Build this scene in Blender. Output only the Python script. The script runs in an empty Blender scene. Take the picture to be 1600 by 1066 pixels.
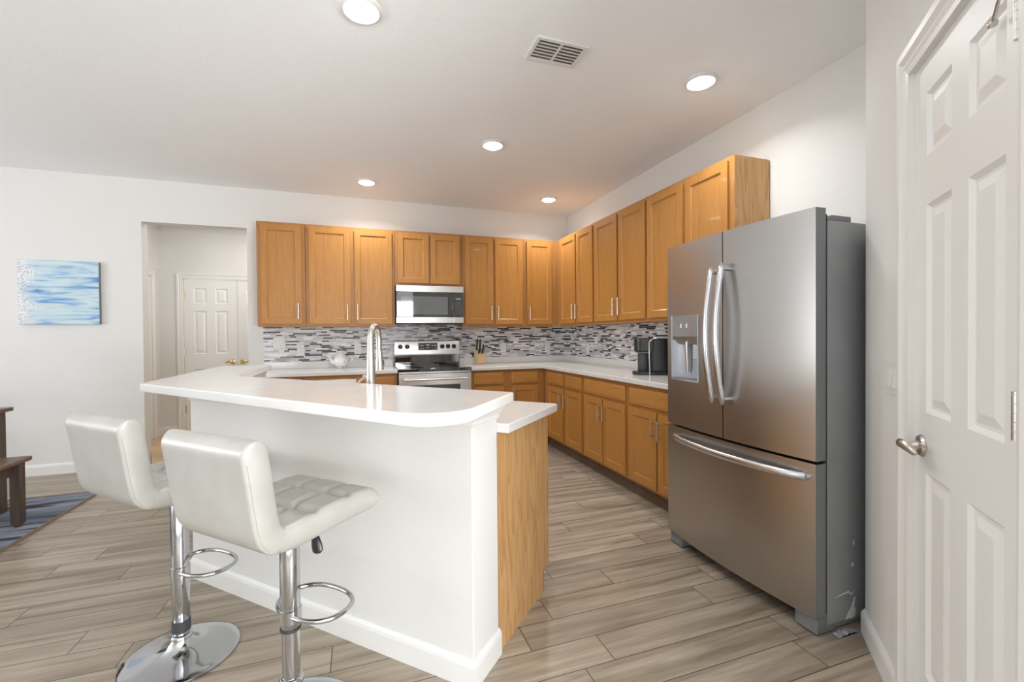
import bpy, bmesh, math, random
from mathutils import Vector, Matrix
random.seed(7)
S2 = math.sqrt(2.0)
PI = math.pi
sc = bpy.context.scene
COL = sc.collection

# ------------------------------------------------------------------ camera
cam = bpy.data.cameras.new('camera')
cam_ob = bpy.data.objects.new('camera', cam)
COL.objects.link(cam_ob)
CAM = Vector((-2.589, -5.229, 1.247))
_a, _b, _r = math.radians(19.05), math.radians(-0.683), math.radians(-0.47)
_F = Vector((math.sin(_a)*math.cos(_b), math.cos(_a)*math.cos(_b), math.sin(_b)))
_R = Vector((math.cos(_a), -math.sin(_a), 0)); _U = _R.cross(_F)
_R2 = _R*math.cos(_r) + _U*math.sin(_r); _U2 = _U*math.cos(_r) - _R*math.sin(_r)
m3 = Matrix((_R2, _U2, -_F)).transposed()
cam_ob.matrix_world = Matrix.Translation(CAM) @ m3.to_4x4()
cam.sensor_width = 36.0
cam.lens = 688.0/1600.0*36.0
cam.clip_start = 0.05
sc.camera = cam_ob

# ------------------------------------------------------------------ world, daylight, exposure
sc.view_settings.view_transform = 'Standard'
sc.view_settings.look = 'None'
sc.view_settings.gamma = 1.0
sc.view_settings.exposure = 0.05
sc.view_settings.use_curve_mapping = False
sc.cycles.max_bounces = 10
sc.cycles.diffuse_bounces = 7
sc.cycles.glossy_bounces = 5
sc.cycles.sample_clamp_indirect = 6.0
sc.cycles.caustics_reflective = False
sc.cycles.caustics_refractive = False
sc.cycles.use_denoising = True
world = bpy.data.worlds.new('daylight'); sc.world = world; world.use_nodes = True
world.node_tree.nodes['Background'].inputs[0].default_value = (0.86, 0.93, 1.0, 1)
world.node_tree.nodes['Background'].inputs[1].default_value = 2.2

def area_light(name, loc, direction, sx, sy, power, col=(1, 1, 1), shape='RECTANGLE', parent=None):
    l = bpy.data.lights.new(name, 'AREA'); l.shape = shape; l.size = sx; l.size_y = sy
    l.energy = power; l.color = col
    o = bpy.data.objects.new(name, l); COL.objects.link(o); o.location = loc
    o.rotation_euler = Vector(direction).to_track_quat('-Z', 'Y').to_euler()
    if parent: o.parent = parent
    return o
DAY = (0.95, 0.968, 0.985)
# daylight through the glass doors behind the camera and the windows of the dining side
def daylight(name, x, y, w, zc, h, d, sky, uplight):
    # sky light falls in level, an added upward lamp inside each window brightens the ceiling
    area_light(name+'_sky', (x, y, zc), (d[0], d[1], -.05), w, h, sky, DAY)
    area_light(name+'_uplight', (x+d[0]*.12, y+d[1]*.12, zc-h*.28), (d[0], d[1], 2.0), w, h*.45, uplight, DAY)
daylight('patio_doors', -3.70, -8.27, 2.9, 1.25, 2.2, (0, 1), 3, 60)
daylight('rear_window', -.62, -8.27, 2.0, 1.35, 1.8, (-.15, 1), 100, 190)
daylight('dining_window', -8.35, -4.35, 1.8, 1.5, 1.6, (1, -.25), 14, 38)
daylight('dining_side_window', -8.35, -2.3, 1.5, 1.5, 1.6, (1, -.35), 42, 16)
area_light('hall_fill', (-3.55, 0.9, 2.72), (0, 0, -1), 0.6, 0.6, 15, (1, .96, .91))  # unseen warm lamp under the hall ceiling, brightens the hall

# ------------------------------------------------------------------ materials
MATS = {}
def nodes(name):
    m = bpy.data.materials.new(name); m.use_nodes = True
    nt = m.node_tree; b = nt.nodes['Principled BSDF']
    MATS[name] = m
    return m, nt, b
def N(nt, typ, **kw):
    n = nt.nodes.new(typ)
    for k, v in kw.items():
        if k.startswith('i_'): n.inputs[k[2:].replace('_', ' ')].default_value = v
        else: setattr(n, k, v)
    return n
def L(nt, a, b): nt.links.new(a, b)
def math_n(nt, op, a, b=None, c=None):
    n = nt.nodes.new('ShaderNodeMath'); n.operation = op
    for i, x in enumerate((a, b, c)):
        if x is None: continue
        if isinstance(x, (int, float)): n.inputs[i].default_value = x
        else: nt.links.new(x, n.inputs[i])
    return n.outputs[0]
def ramp(nt, fac, stops, interp='LINEAR'):
    r = nt.nodes.new('ShaderNodeValToRGB'); r.color_ramp.interpolation = interp
    el = r.color_ramp.elements
    while len(el) < len(stops): el.new(0.5)
    for e, (p, c) in zip(el, stops): e.position = p; e.color = (*c, 1)
    nt.links.new(fac, r.inputs[0]); return r.outputs[0]
def mapped(nt, scale, rot=(0, 0, 0)):
    tc = N(nt, 'ShaderNodeTexCoord'); mp = N(nt, 'ShaderNodeMapping')
    mp.inputs['Scale'].default_value = scale; mp.inputs['Rotation'].default_value = rot
    L(nt, tc.outputs['Object'], mp.inputs['Vector']); return mp.outputs[0]
def noise(nt, vec, scale=1.0, detail=3.0, rough=.5, dist=0.0):
    n = N(nt, 'ShaderNodeTexNoise'); n.inputs['Scale'].default_value = scale
    n.inputs['Detail'].default_value = detail; n.inputs['Roughness'].default_value = rough
    n.inputs['Distortion'].default_value = dist
    L(nt, vec, n.inputs['Vector']); return n.outputs['Fac']
def bump(nt, b, h, strength, dist=.01):
    n = N(nt, 'ShaderNodeBump'); n.inputs['Strength'].default_value = strength; n.inputs['Distance'].default_value = dist
    L(nt, h, n.inputs['Height']); L(nt, n.outputs[0], b.inputs['Normal'])
def mixc(nt, fac, a, b, blend='MIX'):
    n = N(nt, 'ShaderNodeMix'); n.data_type = 'RGBA'; n.blend_type = blend
    for s, x in ((0, fac), (6, a), (7, b)):
        if isinstance(x, (int, float)): n.inputs[s].default_value = x
        elif isinstance(x, tuple): n.inputs[s].default_value = (*x, 1)
        else: L(nt, x, n.inputs[s])
    return n.outputs[2]
def plain(name, col, rough=.5, metal=0.0, coat=0.0, spec=None, vary=0.03, vscale=9.0, bmp=0.0, bscale=60.0):
    m, nt, b = nodes(name)
    v = mapped(nt, (1, 1, 1))
    f = noise(nt, v, vscale, 3)
    lo = tuple(c*(1-vary) for c in col); hi = tuple(min(1, c*(1+vary)) for c in col)
    L(nt, ramp(nt, f, [(.3, lo), (.7, hi)]), b.inputs['Base Color'])
    b.inputs['Roughness'].default_value = rough; b.inputs['Metallic'].default_value = metal
    b.inputs['Coat Weight'].default_value = coat
    if spec is not None: b.inputs['Specular IOR Level'].default_value = spec
    if bmp: bump(nt, b, noise(nt, v, bscale, 4), bmp)
    return m
plain('wall_paint', (.70, .688, .665), .75, vary=.008, vscale=2, bmp=.12, bscale=140, spec=.25)
plain('ceiling_paint', (.885, .90, .91), .9, vary=.006, vscale=3, spec=.1)
_m, _nt, _b2 = MATS['ceiling_paint'], MATS['ceiling_paint'].node_tree, MATS['ceiling_paint'].node_tree.nodes['Principled BSDF']
_h = ramp(_nt, noise(_nt, mapped(_nt, (1, 1, 1)), 16, 5, .6, .6), [(.45, (0, 0, 0)), (.6, (1, 1, 1))])
bump(_nt, _b2, _h, .12, .003)
plain('trim_paint', (.75, .742, .725), .38, vary=.006)
plain('door_paint', (.76, .755, .74), .42, vary=.006)
plain('quartz', (.71, .70, .68), .14, vary=.03, vscale=5, spec=.5)
plain('leather', (.44, .43, .40), .34, vary=.05, vscale=14, bmp=.12, bscale=320, coat=.15)
plain('leather_seam', (.40, .37, .32), .6)
plain('chrome', (.54, .55, .57), .10, 1.0, vary=.01)
plain('nickel', (.66, .63, .59), .26, 1.0, vary=.02)
plain('brass', (.78, .66, .42), .18, 1.0, vary=.03)
plain('bright_brass', (.74, .55, .22), .2, 1.0, vary=.03)
plain('black_plastic', (.012, .013, .014), .3, vary=.1)
plain('black_satin', (.014, .015, .017), .32, vary=.1)
plain('black_gloss', (.006, .007, .008), .03, vary=.1, coat=1.0, spec=1.0)
plain('dark_shadow', (.02, .018, .016), .7)
plain('grey_plastic', (.20, .21, .225), .45, vary=.04)
plain('light_grey_plastic', (.42, .45, .50), .28, vary=.03)
plain('dispenser_panel', (.36, .36, .365), .35, .6, vary=.03)
plain('white_plastic', (.74, .73, .71), .4, vary=.02)
plain('glass_window', (.60, .66, .66), .08, vary=.03)
plain('oven_window', (.10, .11, .115), .04, vary=.05, coat=1.0, spec=1.0)
plain('porcelain', (.80, .79, .78), .12, coat=.5, vary=.01)
plain('beech', (.66, .47, .27), .5, vary=.06)
plain('toe_dark', (.14, .085, .055), .6, vary=.2, vscale=6)
plain('glow_marks', (.9, .9, .9), .5)
plain('mug_brown', (.20, .14, .10), .6)

def wood(name, base, dark, light, horiz=False, strong=1.0, rough=.40):
    m, nt, b = nodes(name)
    sc1 = (1.6, 14, 14) if horiz else (14, 14, 1.3)
    sc2 = (6, 150, 150) if horiz else (150, 150, 5)
    v = mapped(nt, sc1); v2 = mapped(nt, sc2)
    oi = N(nt, 'ShaderNodeObjectInfo')
    add = N(nt, 'ShaderNodeVectorMath'); add.operation = 'ADD'
    sc_ = N(nt, 'ShaderNodeVectorMath'); sc_.operation = 'SCALE'; sc_.inputs['Scale'].default_value = 31.0
    cmb = N(nt, 'ShaderNodeCombineXYZ')
    for i in range(3): L(nt, oi.outputs['Random'], cmb.inputs[i])
    L(nt, cmb.outputs[0], sc_.inputs[0]); L(nt, v, add.inputs[0]); L(nt, sc_.outputs[0], add.inputs[1])
    f1 = noise(nt, add.outputs[0], 1.0, 2, .5, .4)
    rings = math_n(nt, 'FRACT', math_n(nt, 'MULTIPLY', f1, 7.0))
    r1 = ramp(nt, rings, [(0, dark), (.25, base), (.75, light), (1, base)])
    c1 = mixc(nt, .5*strong, base, r1)
    f2 = noise(nt, v2, 1.0, 3, .7)
    pores = ramp(nt, f2, [(.35, (.72, .66, .60)), (.52, (1, 1, 1))])
    c2 = mixc(nt, .55, c1, pores, 'MULTIPLY')
    hv = N(nt, 'ShaderNodeHueSaturation')
    L(nt, math_n(nt, 'ADD', math_n(nt, 'MULTIPLY', oi.outputs['Random'], .10), .95), hv.inputs['Value'])
    L(nt, c2, hv.inputs['Color']); L(nt, hv.outputs[0], b.inputs['Base Color'])
    b.inputs['Roughness'].default_value = rough; b.inputs['Coat Weight'].default_value = .06; b.inputs['Specular IOR Level'].default_value = .4
    bump(nt, b, f2, .05, .002)
    return m
OAKC = ((.45, .205, .048), (.34, .135, .027), (.52, .26, .072))
wood('oak', *OAKC, strong=.35)
wood('oak_horizontal', *OAKC, horiz=True, strong=.5)
wood('oak_panel', (.57, .32, .13), (.40, .19, .065), (.66, .41, .19), strong=1.25, rough=.45)
wood('oak_frame', (.40, .185, .050), (.31, .125, .03), (.46, .23, .07), strong=.3)
wood('dining_wood', (.13, .08, .05), (.06, .035, .022), (.19, .12, .08), horiz=True)
wood('dining_leg', (.07, .05, .038), (.035, .025, .02), (.10, .07, .05))

def steel(name, col, rough, horiz=True):
    m, nt, b = nodes(name)
    v = mapped(nt, (1.2, 1.2, 90) if horiz else (90, 90, 1.2))
    f = noise(nt, v, 1, 2)
    L(nt, ramp(nt, f, [(.3, tuple(c*.975 for c in col)), (.7, col)]), b.inputs['Base Color'])
    b.inputs['Metallic'].default_value = 1
    b.inputs['Roughness'].default_value = rough
    return m
steel('steel', (.48, .465, .45), .30)
steel('steel_bright', (.70, .69, .67), .27)
steel('steel_handle', (.66, .67, .70), .24, False)

# fridge side: grey enamel with chipped patches
m, nt, b = nodes('fridge_side')
v = mapped(nt, (1, 1, 1))
tc = N(nt, 'ShaderNodeTexCoord'); sep = N(nt, 'ShaderNodeSeparateXYZ'); L(nt, tc.outputs['Object'], sep.inputs[0])
chips = noise(nt, mapped(nt, (40, 40, 26)), 1, 4, .6)
band = ramp(nt, math_n(nt, 'ABSOLUTE', math_n(nt, 'SUBTRACT', sep.outputs['X'], -.665)), [(0, (1, 1, 1)), (.018, (.55, .55, .55)), (.03, (0, 0, 0))])
chipm = ramp(nt, math_n(nt, 'MULTIPLY', chips, band), [(.66, (0, 0, 0)), (.70, (1, 1, 1))])
basec = ramp(nt, noise(nt, v, 7, 3), [(.3, (.29, .31, .32)), (.7, (.33, .35, .36))])
L(nt, mixc(nt, chipm, basec, (.52, .54, .56)), b.inputs['Base Color'])
b.inputs['Roughness'].default_value = .42
bump(nt, b, noise(nt, v, 420, 2), .08, .002)

# wood-look floor tile planks, running along world X
def plank_mat(name, W, LEN, cols, grout, gw, stretch, rough, flip=False):
    m, nt, b = nodes(name)
    tc = N(nt, 'ShaderNodeTexCoord'); sep = N(nt, 'ShaderNodeSeparateXYZ'); L(nt, tc.outputs['Object'], sep.inputs[0])
    X, Y = sep.outputs['X'], sep.outputs['Y']
    ys = math_n(nt, 'DIVIDE', math_n(nt, 'ADD', Y, 20*W+PLANK_Y), W)
    row = math_n(nt, 'FLOOR', ys); fy = math_n(nt, 'FRACT', ys)
    if ROWS:
        # joint position of each plank row, from the wall of the refrigerator outwards
        rr = random.Random(3); stops = []
        for k in range(32):
            p = ROWS.get(k-8, rr.random()); stops.append((k/32.0, (p, p, p)))
        r_ = math_n(nt, 'DIVIDE', math_n(nt, 'ADD', math_n(nt, 'SUBTRACT', row, ROW0-8), .5), 32.0)
        ph = ramp(nt, r_, stops, 'CONSTANT')
        xs = math_n(nt, 'SUBTRACT', math_n(nt, 'DIVIDE', math_n(nt, 'ADD', X, .905*20), LEN), ph)
    else:
        wn = N(nt, 'ShaderNodeTexWhiteNoise'); wn.noise_dimensions = '1D'; L(nt, math_n(nt, 'ADD', row, PLANK_SEED), wn.inputs['W'])
        xs = math_n(nt, 'DIVIDE', math_n(nt, 'ADD', X, 30.0), LEN)
    colm = math_n(nt, 'FLOOR', xs); fx = math_n(nt, 'FRACT', xs)
    cmb = N(nt, 'ShaderNodeCombineXYZ'); L(nt, row, cmb.inputs[0]); L(nt, colm, cmb.inputs[1])
    w2 = N(nt, 'ShaderNodeTexWhiteNoise'); w2.noise_dimensions = '3D'; L(nt, cmb.outputs[0], w2.inputs['Vector'])
    rnd = w2.outputs['Value']
    # grout
    dy = math_n(nt, 'MULTIPLY', math_n(nt, 'MINIMUM', fy, math_n(nt, 'SUBTRACT', 1.0, fy)), W)
    dx = math_n(nt, 'MULTIPLY', math_n(nt, 'MINIMUM', fx, math_n(nt, 'SUBTRACT', 1.0, fx)), LEN)
    gm = math_n(nt, 'LESS_THAN', math_n(nt, 'MINIMUM', dx, dy), gw)
    off = N(nt, 'ShaderNodeCombineXYZ'); L(nt, math_n(nt, 'MULTIPLY', rnd, 37.0), off.inputs[0]); L(nt, math_n(nt, 'MULTIPLY', rnd, 11.0), off.inputs[1])
    va = N(nt, 'ShaderNodeVectorMath'); va.operation = 'ADD'; L(nt, tc.outputs['Object'], va.inputs[0]); L(nt, off.outputs[0], va.inputs[1])
    mp = N(nt, 'ShaderNodeMapping'); mp.inputs['Scale'].default_value = stretch; L(nt, va.outputs[0], mp.inputs[0])
    f = noise(nt, mp.outputs[0], 1, 4, .6, .5)
    mp2 = N(nt, 'ShaderNodeMapping'); mp2.inputs['Scale'].default_value = tuple(s*5 for s in stretch); L(nt, va.outputs[0], mp2.inputs[0])
    f2 = noise(nt, mp2.outputs[0], 1, 3, .7)
    c = ramp(nt, math_n(nt, 'ADD', math_n(nt, 'MULTIPLY', f, .8), math_n(nt, 'MULTIPLY', f2, .25)), cols)
    hv = N(nt, 'ShaderNodeHueSaturation'); L(nt, math_n(nt, 'ADD', math_n(nt, 'MULTIPLY', rnd, .22), .89), hv.inputs['Value']); L(nt, c, hv.inputs['Color'])
    L(nt, mixc(nt, gm, hv.outputs[0], grout), b.inputs['Base Color'])
    b.inputs['Roughness'].default_value = rough
    inv = math_n(nt, 'SUBTRACT', 1.0, gm)
    bump(nt, b, math_n(nt, 'ADD', inv, math_n(nt, 'MULTIPLY', f2, .15)), .35, .002)
    return m
PLANK_Y, PLANK_SEED = 0.0105, 3.0
ROW0 = round((-3.773+20*.1505+.0105)/.1505)
ROWS = {-2: .954, -1: .004, 0: .146, 1: .833, 2: .008, 3: .454, 4: .153, 5: .912, 6: .17, 7: .522, 8: .30, 9: .814, 10: .4, 11: .557, 12: .202, 13: .975, 14: .182, 15: .6, 16: .208, 21: .745, -3: .5, -4: .2}
plank_mat('plank_tile', .1505, .905, [(.34, (.185, .143, .103)), (.47, (.295, .243, .183)), (.58, (.375, .318, .248)), (.72, (.47, .41, .333))],
          (.085, .062, .045), .0020, (1.1, 17, 17), .34)
PLANK_Y, PLANK_SEED = 0, 0
ROWS = {}
plank_mat('hall_tile', .33, .33, [(.3, (.55, .36, .19)), (.55, (.66, .46, .27)), (.8, (.72, .54, .34))], (.40, .28, .17), .003, (4, 4, 4), .45)

# glass and stone strip mosaic; axis 0 on the back wall, 1 on the right wall
def mosaic(name, axis):
    m, nt, b = nodes(name)
    tc = N(nt, 'ShaderNodeTexCoord'); sep = N(nt, 'ShaderNodeSeparateXYZ'); L(nt, tc.outputs['Object'], sep.inputs[0])
    X = sep.outputs[axis]; Z = sep.outputs[2]
    H = .0166
    zs = math_n(nt, 'DIVIDE', Z, H); row = math_n(nt, 'FLOOR', zs); fz = math_n(nt, 'FRACT', zs)
    wn = N(nt, 'ShaderNodeTexWhiteNoise'); wn.noise_dimensions = '1D'; L(nt, math_n(nt, 'ADD', row, 5.3), wn.inputs['W'])
    w3 = N(nt, 'ShaderNodeTexWhiteNoise'); w3.noise_dimensions = '1D'; L(nt, math_n(nt, 'ADD', row, 90.7), w3.inputs['W'])
    ln = math_n(nt, 'ADD', .05, math_n(nt, 'MULTIPLY', wn.outputs['Value'], .05))
    xx = math_n(nt, 'DIVIDE', math_n(nt, 'ADD', X, math_n(nt, 'ADD', 20.0, w3.outputs['Value'])), ln)
    # merge pairs of cells at random for long strips
    pair = math_n(nt, 'FLOOR', math_n(nt, 'DIVIDE', xx, 2.0))
    cb = N(nt, 'ShaderNodeCombineXYZ'); L(nt, pair, cb.inputs[0]); L(nt, row, cb.inputs[1]); cb.inputs[2].default_value = 7
    wp = N(nt, 'ShaderNodeTexWhiteNoise'); wp.noise_dimensions = '3D'; L(nt, cb.outputs[0], wp.inputs['Vector'])
    merge = math_n(nt, 'GREATER_THAN', wp.outputs['Value'], .55)
    cell1 = math_n(nt, 'FLOOR', xx)
    cell = math_n(nt, 'ADD', math_n(nt, 'MULTIPLY', cell1, math_n(nt, 'SUBTRACT', 1.0, merge)), math_n(nt, 'MULTIPLY', math_n(nt, 'MULTIPLY', pair, 2.0), merge))
    size = math_n(nt, 'ADD', 1.0, merge)
    fx = math_n(nt, 'SUBTRACT', xx, cell)
    dx = math_n(nt, 'MULTIPLY', math_n(nt, 'MINIMUM', fx, math_n(nt, 'SUBTRACT', size, fx)), ln)
    dz = math_n(nt, 'MULTIPLY', math_n(nt, 'MINIMUM', fz, math_n(nt, 'SUBTRACT', 1.0, fz)), H)
    gm = math_n(nt, 'LESS_THAN', math_n(nt, 'MINIMUM', dx, dz), .0012)
    c2 = N(nt, 'ShaderNodeCombineXYZ'); L(nt, cell, c2.inputs[0]); L(nt, row, c2.inputs[1]); c2.inputs[2].default_value = 1.5
    w = N(nt, 'ShaderNodeTexWhiteNoise'); w.noise_dimensions = '3D'; L(nt, c2.outputs[0], w.inputs['Vector'])
    val = w.outputs['Value']
    col = ramp(nt, val, [(0, (.015, .015, .018)), (.22, (.60, .59, .60)), (.38, (.44, .44, .47)), (.52, (.70, .69, .69)), (.68, (.52, .52, .56)), (.80, (.84, .83, .82)), (.93, (.32, .31, .35))], 'CONSTANT')
    L(nt, mixc(nt, gm, col, (.66, .65, .65)), b.inputs['Base Color'])
    L(nt, math_n(nt, 'ADD', .12, math_n(nt, 'MULTIPLY', val, .35)), b.inputs['Roughness'])
    bump(nt, b, math_n(nt, 'SUBTRACT', 1.0, gm), .4, .0015)
mosaic('mosaic_back', 0); mosaic('mosaic_right', 1)

# painting: blue strokes on white canvas (object coords: x 0..w, z 0..h)
m, nt, b = nodes('canvas_paint')
tc = N(nt, 'ShaderNodeTexCoord'); sep = N(nt, 'ShaderNodeSeparateXYZ'); L(nt, tc.outputs['Object'], sep.inputs[0])
f = noise(nt, mapped(nt, (2.6, 2.6, 22)), 1, 3, .5, .6)
c1 = ramp(nt, f, [(.30, (.10, .22, .48)), (.40, (.25, .42, .65)), (.47, (.42, .57, .67)), (.55, (.56, .65, .67)), (.64, (.46, .63, .70)), (.74, (.16, .33, .60))])
edge = math_n(nt, 'ADD', sep.outputs['X'], math_n(nt, 'MULTIPLY', math_n(nt, 'SUBTRACT', noise(nt, mapped(nt, (9, 9, 9)), 1, 4), .5), .35))
msk = ramp(nt, edge, [(.02, (0, 0, 0)), (.14, (1, 1, 1))])
sp = ramp(nt, noise(nt, mapped(nt, (90, 90, 90)), 1, 3), [(.42, (.45, .45, .48)), (.55, (.80, .80, .80))])
L(nt, mixc(nt, msk, sp, c1), b.inputs['Base Color']); b.inputs['Roughness'].default_value = .6
bump(nt, b, f, .4, .004)
# rug
m, nt, b = nodes('rug_weave')
v = mapped(nt, (1.2, 4.5, 1), (0, 0, .5)); f = noise(nt, v, 1, 4, .6, 1.2)
streak = noise(nt, mapped(nt, (1.0, 12, 1), (0, 0, -.25)), 1, 2, .5, .8)
c = ramp(nt, f, [(.3, (.05, .06, .08)), (.45, (.13, .15, .20)), (.6, (.24, .26, .32)), (.8, (.36, .37, .40))])
L(nt, mixc(nt, ramp(nt, streak, [(.36, (1, 1, 1)), (.39, (0, 0, 0))]), c, (.03, .03, .04)), b.inputs['Base Color'])
b.inputs['Roughness'].default_value = .95
plain('rug_binding', (.20, .14, .10), .9)
# teapot flowers
m, nt, b = nodes('flowered_porcelain')
vr = N(nt, 'ShaderNodeTexVoronoi'); vr.inputs['Scale'].default_value = 26; L(nt, mapped(nt, (1, 1, 1)), vr.inputs['Vector'])
msk = ramp(nt, vr.outputs['Distance'], [(.18, (1, 1, 1)), (.26, (0, 0, 0))])
pick = math_n(nt, 'GREATER_THAN', noise(nt, mapped(nt, (14, 14, 14)), 1, 2), .52)
L(nt, mixc(nt, math_n(nt, 'MULTIPLY', msk, pick), (.80, .79, .78), mixc(nt, .55, vr.outputs['Color'], (.35, .25, .28))), b.inputs['Base Color'])
b.inputs['Roughness'].default_value = .12
# emitters: recessed lamp lens
m, nt, b = nodes('lamp_lens')
b.inputs['Emission Color'].default_value = (1, .985, .95, 1); b.inputs['Emission Strength'].default_value = 34
# window glass of the room behind the camera
m, nt, b = nodes('clear_glass')
b.inputs['Transmission Weight'].default_value = 1; b.inputs['Roughness'].default_value = 0; b.inputs['IOR'].default_value = 1.05
m, nt, b = nodes('smoked_tank')
b.inputs['Base Color'].default_value = (.16, .17, .18, 1); b.inputs['Transmission Weight'].default_value = .45; b.inputs['Roughness'].default_value = .12
plain('ring_dark', (.05, .05, .055), .5)
plain('display_green', (.20, .24, .19), .4)

# ------------------------------------------------------------------ mesh helpers
class MB:
    def __init__(s): s.v = []; s.f = []; s.sm = []
    def add(s, verts, faces, smooth=False, M=None):
        o = len(s.v)
        for p in verts:
            p = Vector(p)
            s.v.append(M @ p if M else p)
        for f in faces: s.f.append([i+o for i in f]); s.sm.append(smooth)
        return s
    def box(s, x0, x1, y0, y1, z0, z1, M=None):
        x0, x1 = min(x0, x1), max(x0, x1); y0, y1 = min(y0, y1), max(y0, y1); z0, z1 = min(z0, z1), max(z0, z1)
        v = [(x0, y0, z0), (x1, y0, z0), (x1, y1, z0), (x0, y1, z0), (x0, y0, z1), (x1, y0, z1), (x1, y1, z1), (x0, y1, z1)]
        return s.add(v, [(0, 3, 2, 1), (4, 5, 6, 7), (0, 1, 5, 4), (1, 2, 6, 5), (2, 3, 7, 6), (3, 0, 4, 7)], False, M)
    def prism(s, poly, z0, z1, M=None):
        a = sum(poly[i][0]*poly[(i+1) % len(poly)][1]-poly[(i+1) % len(poly)][0]*poly[i][1] for i in range(len(poly)))
        if a < 0: poly = poly[::-1]
        n = len(poly)
        v = [(p[0], p[1], z0) for p in poly]+[(p[0], p[1], z1) for p in poly]
        return s.add(v, [tuple(range(n))[::-1], tuple(range(n, 2*n))]+[(i, (i+1) % n, n+(i+1) % n, n+i) for i in range(n)], False, M)
    def lathe(s, prof, c=(0, 0, 0), n=32, M=None, axis='z', smooth=True):
        v = []; f = []
        for r, z in prof:
            for k in range(n):
                a = 2*PI*k/n; p = (r*math.cos(a), r*math.sin(a), z)
                if axis == 'y': p = (p[0], -p[2], p[1])      # +z of the profile points to -y
                if axis == 'x': p = (p[2], p[0], p[1])
                v.append((p[0]+c[0], p[1]+c[1], p[2]+c[2]))
        m = len(prof)
        for i in range(m-1):
            for k in range(n): f.append((i*n+k, i*n+(k+1) % n, (i+1)*n+(k+1) % n, (i+1)*n+k))
        f.append(tuple(range(n))[::-1]); f.append(tuple((m-1)*n+k for k in range(n)))
        return s.add(v, f, smooth, M)
    def cyl(s, r, z0, z1, c=(0, 0, 0), n=28, M=None, axis='z', ch=.0):
        p = [(r, z0), (r, z1)] if not ch else [(r-ch, z0), (r, z0+ch), (r, z1-ch), (r-ch, z1)]
        return s.lathe(p, c, n, M, axis)
    def tube(s, pts, r, n=12, closed=False, M=None, flat=1.0, up=None):
        P = [Vector(p) for p in pts]; m = len(P); v = []; f = []
        rr = r if isinstance(r, (list, tuple)) else [r]*m
        prevn = None
        for i, p in enumerate(P):
            if closed: t = (P[(i+1) % m]-P[i-1]).normalized()
            else: t = (P[min(i+1, m-1)]-P[max(i-1, 0)]).normalized()
            if prevn is None:
                a = Vector(up) if up else (Vector((0, 0, 1)) if abs(t.z) < .9 else Vector((1, 0, 0)))
                nn = (a - t*a.dot(t)).normalized()
            else: nn = (prevn - t*prevn.dot(t)).normalized()
            prevn = nn; bb = t.cross(nn)
            for k in range(n):
                a = 2*PI*k/n; v.append(p+nn*math.cos(a)*rr[i]+bb*math.sin(a)*rr[i]*flat)
        for i in range(m if closed else m-1):
            j = (i+1) % m
            for k in range(n): f.append((i*n+k, i*n+(k+1) % n, j*n+(k+1) % n, j*n+k))
        if not closed: f.append(tuple(range(n))[::-1]); f.append(tuple((m-1)*n+k for k in range(n)))
        return s.add(v, f, True, M)
    def molding(s, path, prof, closed=False, M=None):
        # path of xy points; prof = [(out, z)] ; out is to the right-hand side of travel
        m = len(path); n = len(prof); v = []; f = []
        def nrm(a, b):
            d = Vector((b[0]-a[0], b[1]-a[1])).normalized(); return Vector((d.y, -d.x))
        for i in range(m):
            if closed: a, b = nrm(path[i-1], path[i]), nrm(path[i], path[(i+1) % m])
            else:
                a = nrm(path[i-1], path[i]) if i > 0 else nrm(path[0], path[1])
                b = nrm(path[i], path[i+1]) if i < m-1 else a
            k = (a+b); k = k/max(.2, (1+a.dot(b)))
            for o, z in prof: v.append((path[i][0]+k.x*o, path[i][1]+k.y*o, z))
        for i in range(m if closed else m-1):
            j = (i+1) % m
            for q in range(n): f.append((i*n+q, j*n+q, j*n+(q+1) % n, i*n+(q+1) % n))
        if not closed: f.append(tuple(range(n))); f.append(tuple((m-1)*n+q for q in range(n))[::-1])
        return s.add(v, f, False, M)
    def obj(s, name, mat, parent=None, loc=(0, 0, 0), rotz=0, bevel=0, seg=2, sub=0, kind=None, label=None, smooth_all=False):
        me = bpy.data.meshes.new(name); me.from_pydata([tuple(p) for p in s.v], [], s.f); me.validate()
        bm = bmesh.new(); bm.from_mesh(me)
        bmesh.ops.recalc_face_normals(bm, faces=bm.faces); bm.to_mesh(me); bm.free()
        me.materials.append(MATS[mat])
        if len(me.polygons) == len(s.sm):
            for p, q in zip(me.polygons, s.sm): p.use_smooth = q or smooth_all
        o = bpy.data.objects.new(name, me); COL.objects.link(o); o.location = loc; o.rotation_euler = (0, 0, rotz)
        if any(s.sm) or smooth_all or bevel:
            try: me.set_sharp_from_angle(angle=math.radians(38))
            except Exception: pass
        if bevel:
            for p in me.polygons: p.use_smooth = True
            bmod = o.modifiers.new('bevel', 'BEVEL'); bmod.width = bevel; bmod.segments = seg; bmod.limit_method = 'ANGLE'; bmod.angle_limit = math.radians(38)
            bmod.harden_normals = True
        if sub:
            smd = o.modifiers.new('sub', 'SUBSURF'); smd.levels = sub; smd.render_levels = sub
        if parent: o.parent = parent
        if kind: o['kind'] = kind
        if label: o['label'] = label
        return o
def thing(name, label, cat, loc=(0, 0, 0), rotz=0, group=None):
    o = bpy.data.objects.new(name, None); COL.objects.link(o); o.empty_display_size = .05
    o.location = loc; o.rotation_euler = (0, 0, rotz); o['label'] = label; o['category'] = cat
    if group: o['group'] = group
    return o
def tag(o, label, cat, group=None):
    o['label'] = label; o['category'] = cat
    if group: o['group'] = group
    return o
def struct_empty(name, loc=(0, 0, 0), rotz=0):
    o = bpy.data.objects.new(name, None); COL.objects.link(o); o.location = loc; o.rotation_euler = (0, 0, rotz); o['kind'] = 'structure'
    return o
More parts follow.
